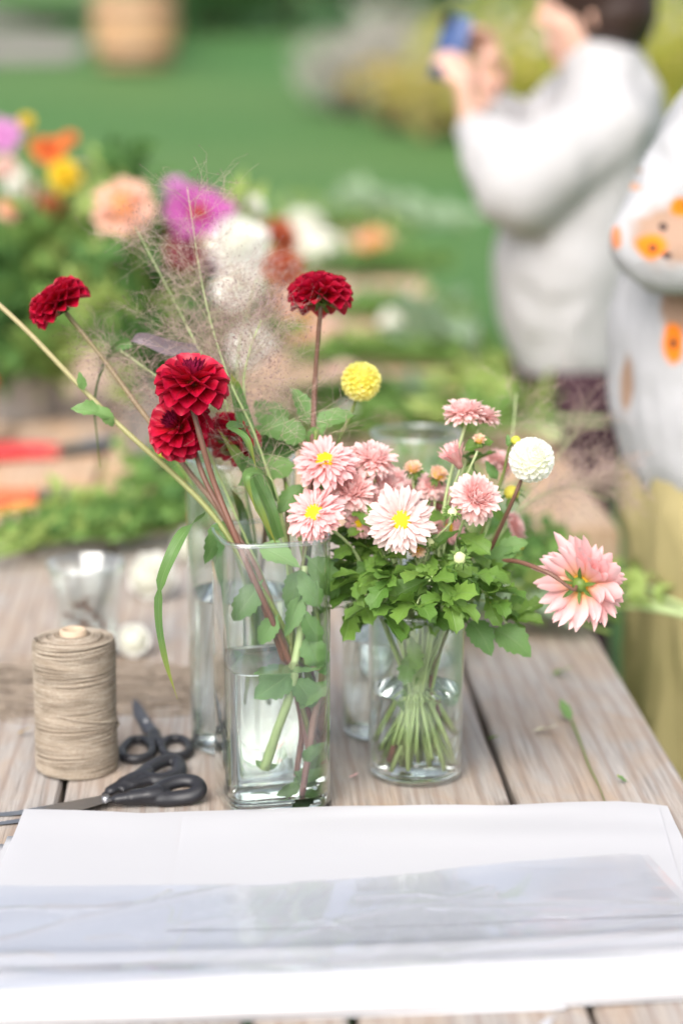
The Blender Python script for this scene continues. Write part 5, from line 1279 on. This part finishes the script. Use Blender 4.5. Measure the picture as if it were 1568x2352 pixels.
BGP = {k: petal_set('petal', 2, 4, 2, pf([(0, .12), (.5, .34), (.8, .36), (1, .08)]), .6, -.2, m, .12, 60 + i) for i, (k, m) in enumerate(BG.items())}
def far_flower(label, vx, vy, Y, dpx, col, axis, foot, seed, kind='ball', eye=None, cat='flower', gr=None):
    rng = random.Random(seed); c = V(vx, vy, Y); Rr = px(dpx, Y) / 2; foot = Vector(foot)
    root = thing(col + '_flower', label, cat, foot, gr)
    h = head_obj(root, c, axis, core(Rr * (.3 if kind == 'flat' else .6)), eye or BG[col])
    if kind == 'ball': put_petals(h, rng, BGP[col], 60, .1, 2.0, lambda th: Rr * (.8 + .2 * sin(min(th, 1.57))), Rr * .1, .1, .9, .1)
    else: put_petals(h, rng, BGP[col], 14, 1.2, 1.7, lambda th: Rr, Rr * .12, 0, 1.1, .1)
    if kind != 'lying':
        s = c - Vector(axis).normalized() * Rr * .3
        stem_on(root, [s, s.lerp(foot, .4) + Vector((0, 0, .03)), foot], .003, MS_GRN)
    return root
def bucket(label, c, r, h, mat):
    root = thing('bucket', label, 'bucket', c); mb = MB()
    lathe(mb, [(0, .002), (r * .78, .001), (r * .8, .006), (r * .97, h - .012), (r, h - .010), (r * 1.03, h - .004), (r * 1.0, h), (r * .96, h - .004), (r * .77, .012), (0, .012)], 40); mb.build('shell', mat, root)
    mb = MB(); tube(mb, [Vector((cos(a) * r * 1.04, sin(a) * r * .35 - r * .6 * sin(a * .5), h - .012 - .45 * r * sin(a))) for a in [pi * i / 20 for i in range(21)]], .0022, 6); mb.build('handle', M_STEEL, root)
    return root
M_ZINC = plain('zinc', (0.36, 0.37, 0.38), 0.45, .5, .6, var=.2, nscale=20); M_REDB = plain('red_plastic', (0.58, 0.02, 0.02), 0.35, .5, var=.05)
bA = T(-20, 905); bA.z = TZ; bB = T(330, 905); bB.z = TZ
YA, YB = bA.y, bB.y
bucket('shiny red plastic bucket of flowers at the back left', Vector((V(-104, 985, 4.0).x, 4.0, TZ)), .080, .13, M_REDB)
def foot_at(vx, Y): return Vector((V(vx, 800, Y).x, Y, TZ + .03))
cA = Vector((V(45, 900, 4.35).x, 4.35, TZ)); cB = Vector((V(395, 900, 3.95).x, 3.95, TZ))
bucket('zinc bucket with orange and yellow flowers at the back left', cA, .10, .12, M_ZINC)
bucket('zinc bucket with magenta and peach flowers behind the grass plumes', cB, .10, .16, M_ZINC)
fl = [('orchid pink flower at the frame edge of the zinc bucket', 5, 315, 95, 'orchid', 'flat'), ('small yellow bud above the orchid pink flower', 62, 278, 34, 'yellow', 'ball'), ('burnt orange flower over the golden one', 118, 345, 72, 'orange', 'flat'), ('small orange flower beside the burnt orange one', 92, 338, 50, 'orange', 'flat'),
      ('golden yellow ball flower', 150, 403, 76, 'yellow', 'ball'), ('cream white flower left of the golden ball', 42, 415, 66, 'white', 'ball'), ('blush flower under the orchid one', 12, 385, 60, 'blush', 'ball'), ('blush flower under the cream one', 78, 445, 52, 'blush', 'ball'), ('peach flower low in the left bucket', 22, 480, 60, 'peach', 'ball'), ('rust flower deep in the left bucket', 120, 470, 56, 'rust', 'ball'), ('straw seed head beside the golden ball', 185, 395, 46, 'blush', 'ball'), ('small orange flower right of the burnt orange one', 160, 320, 40, 'orange', 'flat')]
for i, (lab, x, y, d, c, k) in enumerate(fl):
    far_flower(lab, x, y, (4.1 if c == 'yellow' else 4.3) + .1 * sin(i * 2), d, c, (.2 * sin(i * 1.7), -.75, .6), cA + Vector((.03 * sin(i * 2.1), .03 * cos(i * 2.1), .02)), 700 + i, k)
fl = [('large soft peach dahlia behind the grass plumes', 285, 478, 140, 'peach', 'ball', 3.75), ('large magenta flower with orange eye behind the grass plumes', 458, 492, 150, 'magenta', 'flat', 3.80), ('second magenta flower just above the large one', 425, 470, 100, 'magenta', 'flat', 3.86), ('small orchid flower above the magenta pair', 403, 432, 56, 'orchid', 'ball', 3.85),
      ('white dahlia right of the magenta flower', 548, 565, 140, 'white', 'ball', 3.75), ('second white dahlia lower behind the plumes', 548, 660, 120, 'white', 'ball', 3.72), ('pale green white flower top right of the magenta one', 575, 480, 70, 'white', 'ball', 4.0), ('wine red flower under the magenta one', 425, 580, 90, 'wine', 'ball', 3.80), ('peach dahlia low behind the plumes', 352, 700, 105, 'peach', 'ball', 3.95),
      ('blush flower low in the middle of the plumes', 428, 745, 90, 'blush', 'ball', 4.3), ('white flower behind the dense dark seeded plume', 575, 795, 110, 'white', 'ball', 3.65), ('rust red flower beside the tall red dahlia', 650, 615, 95, 'rust', 'ball', 3.30), ('rust brown flower further back', 640, 545, 90, 'rust', 'ball', 4.3), ('blush flower between the whites', 620, 700, 90, 'peach', 'ball', 4.0), ('small wine flower above the upright dahlia', 500, 600, 60, 'orchid', 'ball', 3.9), ('dusky mauve bloom between peach and magenta', 365, 520, 90, 'wine', 'ball', 4.1)]
for i, (lab, x, y, d, c, k, Y) in enumerate(fl):
    far_flower(lab, x, y, Y, d, c, (.25 * sin(i * 2.3), -.7, .65), cB + Vector((.04 * sin(i * 2.1), .04 * cos(i * 2.1), .02)), 730 + i, k, BG['orange'] if k == 'flat' else None)
def bouquet_leaves(label, c, tips, mat, seed, n=70, size=.06):
    for i, (x, y, Y) in enumerate(tips):
        rng = random.Random(seed + i); tip = V(x, y, Y); mm = mat[i % len(mat)]; w = {M_G1: 'fresh green ', M_G2: 'dark green ', M_G3: 'yellow green '}[mm]; root = thing('foliage_stem', w + label, 'foliage', c + Vector((.03 * sin(i), .03 * cos(i), .02)), label.split(' in ')[1] if ' in ' in label else None)
        P = stem_on(root, [tip, tip.lerp(root.location, .5) + Vector((0, 0, .03)), root.location], .003, MS_GRN)
        mb = MB()
        for k in range(n):
            p = P[int(rng.random() * .8 * (len(P) - 1))]; d = Vector((rng.gauss(0, 1), rng.gauss(0, 1), rng.gauss(.5, .7))).normalized(); s = size * rng.uniform(.6, 1.3); bb = basis(d, (rng.gauss(0, 1), -1, .6)).to_3x3()
            p = p + Vector((rng.gauss(0, .012), rng.gauss(0, .012), rng.gauss(0, .012)))
            mb.add([p + bb @ w for w in (Vector((0, 0, 0)), Vector((.24 * s, s * .5, .1 * s)), Vector((0, s, 0)), Vector((-.24 * s, s * .5, .1 * s)))], [(0, 1, 2, 3)])
        o = mb.build('leaves', mat[i % len(mat)], root, False, root.location); o['kind'] = 'stuff'
bouquet_leaves('leafy filler stem in the left zinc bucket', cA, [(30, 520, 4.3), (90, 500, 4.25), (140, 480, 4.35), (185, 520, 4.4), (10, 600, 4.25), (70, 610, 4.2), (130, 600, 4.25), (180, 620, 4.3), (40, 700, 4.2), (110, 700, 4.2), (165, 440, 4.4), (0, 540, 4.35), (20, 790, 4.2), (80, 800, 4.18), (140, 790, 4.2), (195, 740, 4.25), (-20, 760, 4.2), (215, 470, 4.4), (230, 640, 4.35)], (M_G2, M_G1, M_G3, M_G1), 800, 62, .07)
bouquet_leaves('leafy filler stem in the magenta and peach bucket', cB, [(290, 365, 4.1), (250, 420, 4.1), (240, 560, 3.95), (330, 600, 3.9), (400, 640, 3.9), (480, 640, 3.9), (480, 720, 3.85), (560, 480, 4.0), (600, 620, 4.0), (300, 760, 3.85), (230, 680, 3.9), (620, 760, 3.9), (210, 600, 4.0)], (M_G2, M_G3, M_G1), 830, 80, .07)
# heads lying about on the planks
def lying(label, vx, vy, dpx, col, axis, seed, zlift=.5, name=None):
    p = T(vx, vy + dpx * .4); Rr = px(dpx, p.y) / 2; c = p + Vector((0, 0, Rr * zlift)); rng = random.Random(seed)
    root = thing(name or col + '_flower', label, 'flower', p); h = head_obj(root, c, axis, core(Rr * .84), BG[col])
    put_petals(h, rng, BGP[col], 84, .1, 2.3, lambda th: Rr * (.9 + .1 * sin(min(th, 1.57))), Rr * .3, .1, 1.35, .07); calyx(h, rng, Rr * .25)
    stem_on(root, [c - Vector(axis).normalized() * Rr * .2, c - Vector(axis).normalized() * Rr * .6], .003, MS_GRN)
lying('large white dahlia head lying face away on the planks by the tumbler', 352, 1328, 118, 'white', (.5, .75, .15), 901, .9)
lying('small white ball flower lying on the planks right of the twine spool', 308, 1474, 84, 'white', (-.25, .85, -.2), 902, .9)
lying('white dahlia head peeping out behind the tall left cylinder', 440, 1258, 90, 'white', (.3, .6, .5), 903, .9)
lying('white flower head on the far table under the greenery', 738, 568, 96, 'white', (.1, -.5, .8), 904, .6)
lying('blush flower head on the table behind the yellow pompon', 792, 862, 84, 'blush', (.1, -.5, .8), 905, .6)
lying('white flower head under the yellow pompon', 806, 962, 90, 'white', (.2, -.5, .8), 906, .6)
lying('orange flower head under the yellow pompon stem', 770, 905, 50, 'peach', (-.2, -.5, .8), 907, .6)
lying('coral flower lying by the red bucket', 105, 850, 74, 'coral', (.2, -.5, .8), 908, .6)
for i, (lab, x, y, d, c) in enumerate([('peach flower head in the greenery beyond the tall red dahlia', 860, 560, 90, 'peach'), ('blush flower head on the bare board beyond the yellow pompon', 965, 690, 80, 'blush'), ('white flower head among the greyish leaves', 905, 735, 70, 'white'), ('peach flower head by the wide bare board', 1040, 880, 70, 'peach'),
        ('white flower head at the far end of the table', 700, 520, 90, 'white'), ('cream flower head beside the sweater hem', 1090, 790, 76, 'white'), ('coral flower head left of the tall red dahlia', 690, 740, 80, 'coral'), ('blush flower head right of the tall red dahlia stem', 760, 760, 76, 'blush')]):
    lying(lab, x, y, d, c, (.2 * sin(i), -.4, .9), 920 + i, .6)
lying('white flower head behind the left cylinder rim', 620, 1150, 70, 'white', (.2, -.5, .8), 909, .6)
# small litter on the near planks
def litter(label, vx, vy, L, d, mat, seed, stem=None):
    p = T(vx, vy, TZ + .002); root = thing('fallen_leaf', label, 'leaf', p); rng = random.Random(seed)
    mb = MB(); blade(mb, 14, 4, leaf_prof('dahlia'), .3, .5, 1.0, .3, None, .1, .2, rng.random()); me = mb.mesh('leaf'); me.materials.append(mat); obj('blade', me, root, Matrix.Translation((0, 0, .002)) @ basis(d, (0, 0, 1)) @ Matrix.Scale(L, 4))
    if stem: stem_on(root, [T(x, y, TZ + .0025) for x, y in stem], [.0016, .0012, .0008], MS_OL)
litter('curled green leaf with a long dry stalk on the grey planks', 1312, 1660, .030, (-.5, .75, .55), ML_DAHL, 1, [(1312, 1656), (1330, 1700), (1352, 1760), (1372, 1800), (1396, 1862)])
litter('pale dry petal on the grey planks', 1222, 1682, .030, (1, -.15, .03), plain('dry_petal', (.55, .52, .38), .7), 2)
litter('small green leaf scrap near the table corner', 1265, 1552, .028, (1, .1, .1), ML_ASTER, 3)
litter('leaf scrap beside the greenery near the corner', 1180, 1480, .022, (.8, .3, .1), ML_ASTER, 4)
litter('green leaf scrap on the plank right of the round vase', 1115, 1700, .020, (.7, -.5, .12), ML_ASTER, 5)
litter('tiny yellow green leaf scrap near the paper corner', 1440, 1800, .014, (-.6, .4, .12), ML_GRASS, 6)
litter('fallen pink petal on the plank beside the square vase', 800, 1790, .013, (.8, .3, .08), MP_PINK, 7)
litter('fallen crimson petal beside the scissors', 478, 1690, .014, (.5, -.6, .1), MP_RED, 8)
litter('small dry leaf curl on the planks left of the twine spool', 40, 1690, .018, (.8, .4, .12), plain('dry_curl', (.33, .24, .13), .8), 9)
root = thing('paper_scrap', 'torn white scrap at the near edge of the table', 'paper', T(1255, 2343, TZ)); mb = MB(); slab(mb, [(1236, 2352), (1258, 2336), (1276, 2338), (1262, 2347), (1270, 2362), (1240, 2368)], .001, .0016, lambda p, zz: T(p[0], p[1], TZ + zz)); mb.build('scrap', M_PAPER, root, False, root.location)

# ================================================================== people
M_SKIN = plain('skin', (0.66, 0.40, 0.31), 0.5, .35, var=.06, nscale=12)
M_HAIR1 = plain('dark_brown_hair', (0.035, 0.018, 0.014), 0.45, .4, var=.4, nscale=120)
def knit_mat(name, c):
    t = NT(name); w = t.n('TexWave', _wave_type='BANDS', _bands_direction='DIAGONAL', Scale=70.0, Distortion=2.0); t.put(w.inputs['Vector'], t.coord())
    f = t.noise(t.coord(), 9, 3); col = t.mix(f, tuple(x * .94 for x in c), c)
    return t.out(t.pbsdf(col, 0.85, .15, t.bump(t.math('ADD', w.outputs[0], t.math('MULTIPLY', f, 2.0)), 0.35, .004)))
M_SWEATER = knit_mat('cream_knit', (0.465, 0.455, 0.462))
def cloth_mat(name, c, var=.12, sc=14):
    t = NT(name); f = t.noise(t.coord(scale=(1, 1, .35)), sc, 4); col = t.mix(f, tuple(x * (1 - var) for x in c), tuple(x * (1 + var) for x in c))
    return t.out(t.pbsdf(col, 0.8, .2, t.bump(f, .5, .01)))
M_BURG = cloth_mat('burgundy_cloth', (0.048, 0.022, 0.030)); M_MUST = cloth_mat('mustard_cloth', (0.36, 0.30, 0.145), .25, 10); M_SHOE = plain('dark_shoe', (.05, .04, .04), .5); M_PHONE = plain('blue_phone_case', (0.045, 0.085, 0.22), .4, .5, var=.05)
def head_shape(mb, c, fwd, up, s=1.0):
    """skull, jaw, nose, chin, ears; fwd is where the face looks"""
    f = Vector(fwd).normalized(); u = Vector(up); u = (u - f * u.dot(f)).normalized(); r = f.cross(u); Mx = Matrix((r, f, u)).transposed()
    E = lambda off, rad: ellipsoid(mb, Vector(c) + Mx @ (Vector(off) * s), tuple(x * s for x in rad), 16, 10, Mx)
    E((0, -.012, .03), (.074, .094, .088)); E((0, .026, -.03), (.058, .062, .075)); E((0, .056, -.088), (.026, .024, .018))
    E((0, .095, -.012), (.012, .016, .012)); E((0, .088, .008), (.008, .012, .026)); E((0, .080, -.052), (.024, .012, .007)); E((0, .081, -.064), (.021, .011, .007))
    for q in (-1, 1): E((q * .076, -.008, -.008), (.010, .020, .031)); E((q * .032, .070, .018), (.018, .012, .010)); E((q * .036, .055, -.02), (.024, .024, .026))
def hand(mb, wrist, palm_dir, side, curl_dir, s=1.0):
    """palm and five bent fingers"""
    d = Vector(palm_dir).normalized(); c = Vector(curl_dir); c = (c - d * c.dot(d)).normalized(); sd = d.cross(c) * side
    w = Vector(wrist)
    capsule(mb, [(w, .022 * s, .022 * s), (w + d * .045 * s, .034 * s, .018 * s), (w + d * .085 * s, .036 * s, .015 * s)])
    for i, L in enumerate((.070, .080, .075, .058)):
        b = w + d * .088 * s + sd * ((i - 1.5) * .019 * s)
        p1 = b + (d + c * .25) * L * .45 * s; p2 = p1 + (d * .6 + c * .8) * L * .35 * s; p3 = p2 + (d * .15 + c) * L * .25 * s
        capsule(mb, [(b, .0095 * s, .0095 * s), (p1, .009 * s, .009 * s), (p2, .008 * s, .008 * s), (p3, .007 * s, .007 * s)], 8)
    b = w + d * .03 * s - sd * .034 * s; capsule(mb, [(b, .013 * s, .013 * s), (b + (d * .6 - sd * .5 + c * .3) * .04 * s, .011 * s, .011 * s), (b + (d * 1.2 - sd * .6 + c * .9) * .055 * s, .009 * s, .009 * s)], 8)
def person_phone():
    Y = 4.3; q = lambda x, y, dy=0.0: V(x, y, Y + dy)
    base = V(1330, 900, Y); base.z = terr(base.x, base.y)
    root = thing('person', 'person in a loose cream sweater holding up a blue phone beyond the table', 'person', base); o = base
    neck = q(1372, 130); chest = q(1375, 300); belly = q(1312, 600); hip = q(1310, 830)
    sh_n, el_n, wr_n = q(1418, 285, -.14), q(1188, 405, -.17), q(1080, 292, -.06)
    sh_f, el_f, wr_f = q(1330, 245, .15), q(1215, 330, .16), q(1122, 232, .05)
    head_c = q(1362, 22); fwd = (-.98, .12, -.08)
    # body: one continuous figure
    mb = MB()
    head_shape(mb, head_c, fwd, (0, 0, 1), 1.06)
    capsule(mb, [(q(1366, 70), .050, .052), (neck, .052, .055), (chest, .13, .10)])
    capsule(mb, [(chest, .15, .10), (belly + Vector((.03, 0, 0)), .13, .10), (hip, .15, .11)])
    for a, b, c, pd, sd in ((sh_n, el_n, wr_n, (-.18, .10, .95), 1), (sh_f, el_f, wr_f, (-.12, -.1, .95), -1)):
        capsule(mb, [(a, .045, .045), (b, .037, .037), (c, .026, .026)])
        hand(mb, c, pd, sd, (-.5, .6 if sd > 0 else -.6, .1), 1.05)
    for s in (-1, 1):
        h = hip + Vector((0, s * .085, -.03)); k = Vector((h.x - .01, h.y, .48)); f = Vector((h.x + .02, h.y, .09))
        capsule(mb, [(h, .08, .08), (k, .055, .055), (f, .04, .04)]); capsule(mb, [(f + Vector((.02, 0, -.05)), .03, .03), (f + Vector((-.14, 0, -.06)), .03, .025)])
    fused('body', mb, .0085, M_SKIN, root, 3, o)
    # loose sweater with full sleeves
    mb = MB()
    capsule(mb, [(q(1374, 152), .105, .078), (q(1396, 210), .15, .100), (q(1384, 320), .185, .128), (q(1345, 450), .195, .150), (q(1308, 600), .195, .150), (q(1304, 720), .185, .140), (q(1312, 815), .165, .118)], 22)
    capsule(mb, [(sh_n, .074, .074), (sh_n.lerp(el_n, .5) + Vector((0, 0, -.012)), .090, .090), (el_n + Vector((.01, 0, -.018)), .092, .092)]); capsule(mb, [(el_n + Vector((0, 0, -.01)), .086, .086), (el_n.lerp(wr_n, .55), .068, .068), (el_n.lerp(wr_n, .93), .036, .036)])
    capsule(mb, [(sh_f, .08, .08), (el_f, .075, .075)]); capsule(mb, [(el_f, .072, .072), (el_f.lerp(wr_f, .9), .036, .036)])
    capsule(mb, [(sh_n, .074, .074), (q(1400, 215), .088, .088), (sh_f, .07, .07)])
    fused('sweater', mb, .012, M_SWEATER, root, 5, o, (.013, 6, 3))
    mb = MB(); capsule(mb, [(hip + Vector((0, 0, .05)), .155, .115), (hip + Vector((.005, 0, -.08)), .17, .125)], 20)
    for s in (-1, 1):
        h = hip + Vector((0, s * .085, -.06)); capsule(mb, [(h, .098, .098), (Vector((h.x - .01, h.y, .48)), .085, .085), (Vector((h.x + .02, h.y, .12)), .080, .080)])
    fused('trousers', mb, .012, M_BURG, root, 4, o, (.014, 16, 4))
    for s in (-1, 1):
        mb = MB(); f = Vector((hip.x + .03, hip.y + s * .085, .045)); capsule(mb, [(f + Vector((.03, 0, .0)), .045, .042), (f + Vector((-.10, 0, -.005)), .045, .036), (f + Vector((-.17, 0, -.012)), .035, .028)]); fused('shoe', mb, .01, M_SHOE, root, 3, o)
    # short hair: cap over crown, back and nape
    mb = MB(); f = Vector(fwd).normalized()
    ellipsoid(mb, head_c + Vector((.015, 0, .052)), (.114, .112, .092), 20, 12); ellipsoid(mb, head_c + Vector((.038, 0, -.004)), (.086, .108, .088), 18, 12); ellipsoid(mb, head_c + Vector((.052, 0, -.056)), (.050, .068, .040), 16, 10)
    fused('hair', mb, .008, M_HAIR1, root, 2, o)
    # phone held between the hands
    pr = thing('phone', 'dark blue phone held up in both hands', 'phone', q(1036, 110)); rot = (Matrix.Rotation(math.radians(14), 3, 'Y') @ Matrix.Rotation(math.radians(142), 3, 'Z'))
    mb = MB(); box(mb, (0, 0, 0), (.033, .0042, .062), .003, 0, rot); mb.build('phone_body', M_PHONE, pr)
    mb = MB(); box(mb, rot @ Vector((0, -.0052, 0)), (.030, .0008, .058), .0005, 0, rot); mb.build('screen', plain('dark_glass', (.02, .025, .04), .1, .5), pr)
    mb = MB(); box(mb, rot @ Vector((.018, .0055, .05)), (.011, .0012, .013), .001, 0, rot); mb.build('camera_bump', plain('phone_lens', (.01, .01, .012), .2), pr)
person_phone()

def print_mat():
    """white cotton with a printed pattern: tan leaves and orange poppies with dark hearts"""
    t = NT('poppy_print_cotton'); tc = t.n('TexCoord').outputs['Object']
    f = t.noise(tc, 11, 3); col = t.mix(f, (0.415, 0.41, 0.43), (0.455, 0.45, 0.465))
    wob = t.noise(tc, 26, 2)
    def spot(col, c, rad, colour, soft=.30):
        mp = t.n('Mapping', _vector_type='TEXTURE'); t.put(mp.inputs['Vector'], tc); mp.inputs['Location'].default_value = c; mp.inputs['Scale'].default_value = rad
        ln = t.n('VectorMath', _operation='LENGTH'); t.put(ln.inputs[0], mp.outputs[0])
        d = t.math('ADD', ln.outputs['Value'], t.math('MULTIPLY', t.math('SUBTRACT', wob, .5), .7))
        return t.mix(t.ramp(d, [(1 - soft, 1.0), (1.0, 0.0)]).outputs[0], col, colour)
    return t, col, spot
def person_print():
    Y = 2.95; q = lambda x, y, dy=0.0: V(x, y, Y + dy)
    base = V(1625, 1200, Y); base.z = terr(base.x, base.y)
    root = thing('person', 'person in a white poppy-print blouse and mustard trousers beside the table', 'person', base); o = base
    neck = q(1760, 20); chest = q(1745, 320); waist = q(1640, 760); hip = q(1625, 1020)
    sh, el, wr = q(1690, 262, -.15), q(1470, 540, -.16), q(1640, 600, -.22)
    sh2, el2, wr2 = q(1790, 300, .16), q(1840, 600, .14), q(1860, 700, -.05)
    head_c = q(1780, -195); fwd = (.8, -.3, -.25)
    mb = MB(); head_shape(mb, head_c, fwd, (0, 0, 1), 1.04)
    capsule(mb, [(q(1770, -90), .05, .05), (neck, .052, .055), (chest, .12, .09)]); capsule(mb, [(chest, .13, .09), (waist, .11, .085), (hip, .14, .10)])
    for a, b, c, sd in ((sh, el, wr, 1), (sh2, el2, wr2, -1)):
        capsule(mb, [(a, .043, .043), (b, .035, .035), (c, .025, .025)]); hand(mb, c, (.9, .1, -.2), sd, (.1, .8, -.5), 1.0)
    for s in (-1, 1):
        h = hip + Vector((0, s * .085, -.08)); k = Vector((h.x, h.y, .48)); f = Vector((h.x, h.y, .09)); capsule(mb, [(h, .075, .075), (k, .055, .055), (f, .04, .04)]); capsule(mb, [(f + Vector((-.02, 0, -.05)), .03, .03), (f + Vector((.14, 0, -.06)), .03, .025)])
    fused('body', mb, .0085, M_SKIN, root, 3, o)
    # print spots sit on the cloth: positions are points of the blouse itself
    t, col, spot = print_mat(); L = lambda x, y, dy: tuple(q(x, y, dy) - base)
    TAN, ORG, DRK = (0.36, 0.235, 0.17), (0.80, 0.20, 0.012), (0.05, 0.03, 0.03)
    for (x, y, dy, r, c) in [(1530, 535, -.20, (.050, .10, .048), TAN), (1550, 690, -.12, (.024, .10, .055), TAN), (1444, 890, -.10, (.008, .1, .05), TAN), (1458, 392, -.18, (.012, .1, .007), TAN), (1412, 545, -.18, (.007, .1, .018), (0.62, .22, .10)),
                             (1490, 562, -.20, (.0205, .1, .020), ORG), (1537, 780, -.12, (.0165, .1, .030), ORG), (1560, 475, -.2, (.02, .1, .015), ORG), (1491, 565, -.2, (.006, .1, .006), DRK), (1538, 782, -.12, (.005, .1, .009), DRK),
                             (1516, 518, -.2, (.006, .1, .006), DRK), (1520, 580, -.2, (.008, .1, .006), DRK), (1437, 650, -.1, (.012, .1, .010), (.25, .25, .27)), (1480, 360, -.18, (.005, .1, .005), (.2, .2, .24)), (1446, 430, -.18, (.016, .1, .006), (0.6, .33, .22)), (1600, 900, -.1, (.03, .1, .05), TAN), (1640, 960, -.1, (.02, .1, .03), ORG), (1650, 420, -.1, (.03, .1, .05), TAN)]:
        col = spot(col, L(x, y, dy), r, c)
    M_PRINT = t.out(t.pbsdf(col, .8, .2, t.bump(t.noise(t.n('TexCoord').outputs['Object'], 14, 4), .5, .012)))
    mb = MB()
    capsule(mb, [(q(1752, 150), .10, .07), (q(1735, 300), .165, .115), (q(1655, 520), .16, .120), (q(1600, 760), .165, .118), (q(1596, 920), .17, .114), (q(1612, 1030), .175, .108)], 22)
    capsule(mb, [(sh, .068, .068), (sh.lerp(el, .5), .056, .056), (el, .046, .046)]); capsule(mb, [(el + Vector((.006, 0, -.008)), .050, .050), (el.lerp(wr, .5) + Vector((0, 0, -.012)), .052, .052), (el.lerp(wr, .92), .042, .042)])
    for k, (u, w) in enumerate(((.25, .05), (.45, .054), (.62, .05), (.78, .046))):
        c = sh.lerp(el, u); d = (el - sh).normalized(); n1 = d.cross(Vector((0, 1, 0))).normalized()
        capsule(mb, [(c + n1 * w * .8 - d * .02, .012, .012), (c - Vector((0, w * 1.05, 0)), .013, .013), (c - n1 * w * .8 + d * .03, .012, .012)], 8)
    capsule(mb, [(sh2, .07, .07), (el2, .065, .065)]); capsule(mb, [(el2, .064, .064), (el2.lerp(wr2, .9), .038, .038)]); capsule(mb, [(sh, .072, .072), (q(1755, 235), .09, .09), (sh2, .07, .07)])
    fused('blouse', mb, .011, M_PRINT, root, 4, o, (.010, 11, 3))
    mb = MB(); capsule(mb, [(hip + Vector((0, 0, .05)), .15, .105), (hip + Vector((0, 0, -.10)), .165, .115)], 20)
    for s in (-1, 1):
        h = hip + Vector((0, s * .08, -.08)); P = [(h, .10, .100), (Vector((h.x + .01, h.y, .5)), .10, .100), (Vector((h.x + .02, h.y, .10)), .11, .11)]
        capsule(mb, P)
        for k in range(4):                                 # hanging folds
            a = 1.2 + k * 1.3; off = Vector((cos(a) * .085, -abs(sin(a)) * .085, 0)); capsule(mb, [(h + off * .9 + Vector((0, 0, -.05)), .016, .016), (Vector((h.x, h.y, .5)) + off * 1.1, .020, .020), (Vector((h.x, h.y, .12)) + off * 1.25, .022, .022)], 8)
    fused('trousers', mb, .011, M_MUST, root, 3, o, (.014, 22, 2.5))
    for s in (-1, 1):
        mb = MB(); f = Vector((hip.x + .02, hip.y + s * .085, .045)); capsule(mb, [(f + Vector((-.05, 0, 0)), .045, .042), (f + Vector((.10, 0, -.005)), .045, .036), (f + Vector((.17, 0, -.012)), .035, .028)]); fused('shoe', mb, .01, M_SHOE, root, 3, o)
    mb = MB(); ellipsoid(mb, head_c + Vector((-.02, .005, .05)), (.098, .092, .088), 20, 12); ellipsoid(mb, head_c + Vector((-.05, .015, -.04)), (.065, .075, .10), 18, 12); fused('hair', mb, .008, M_HAIR1, root, 2, o)
person_print()
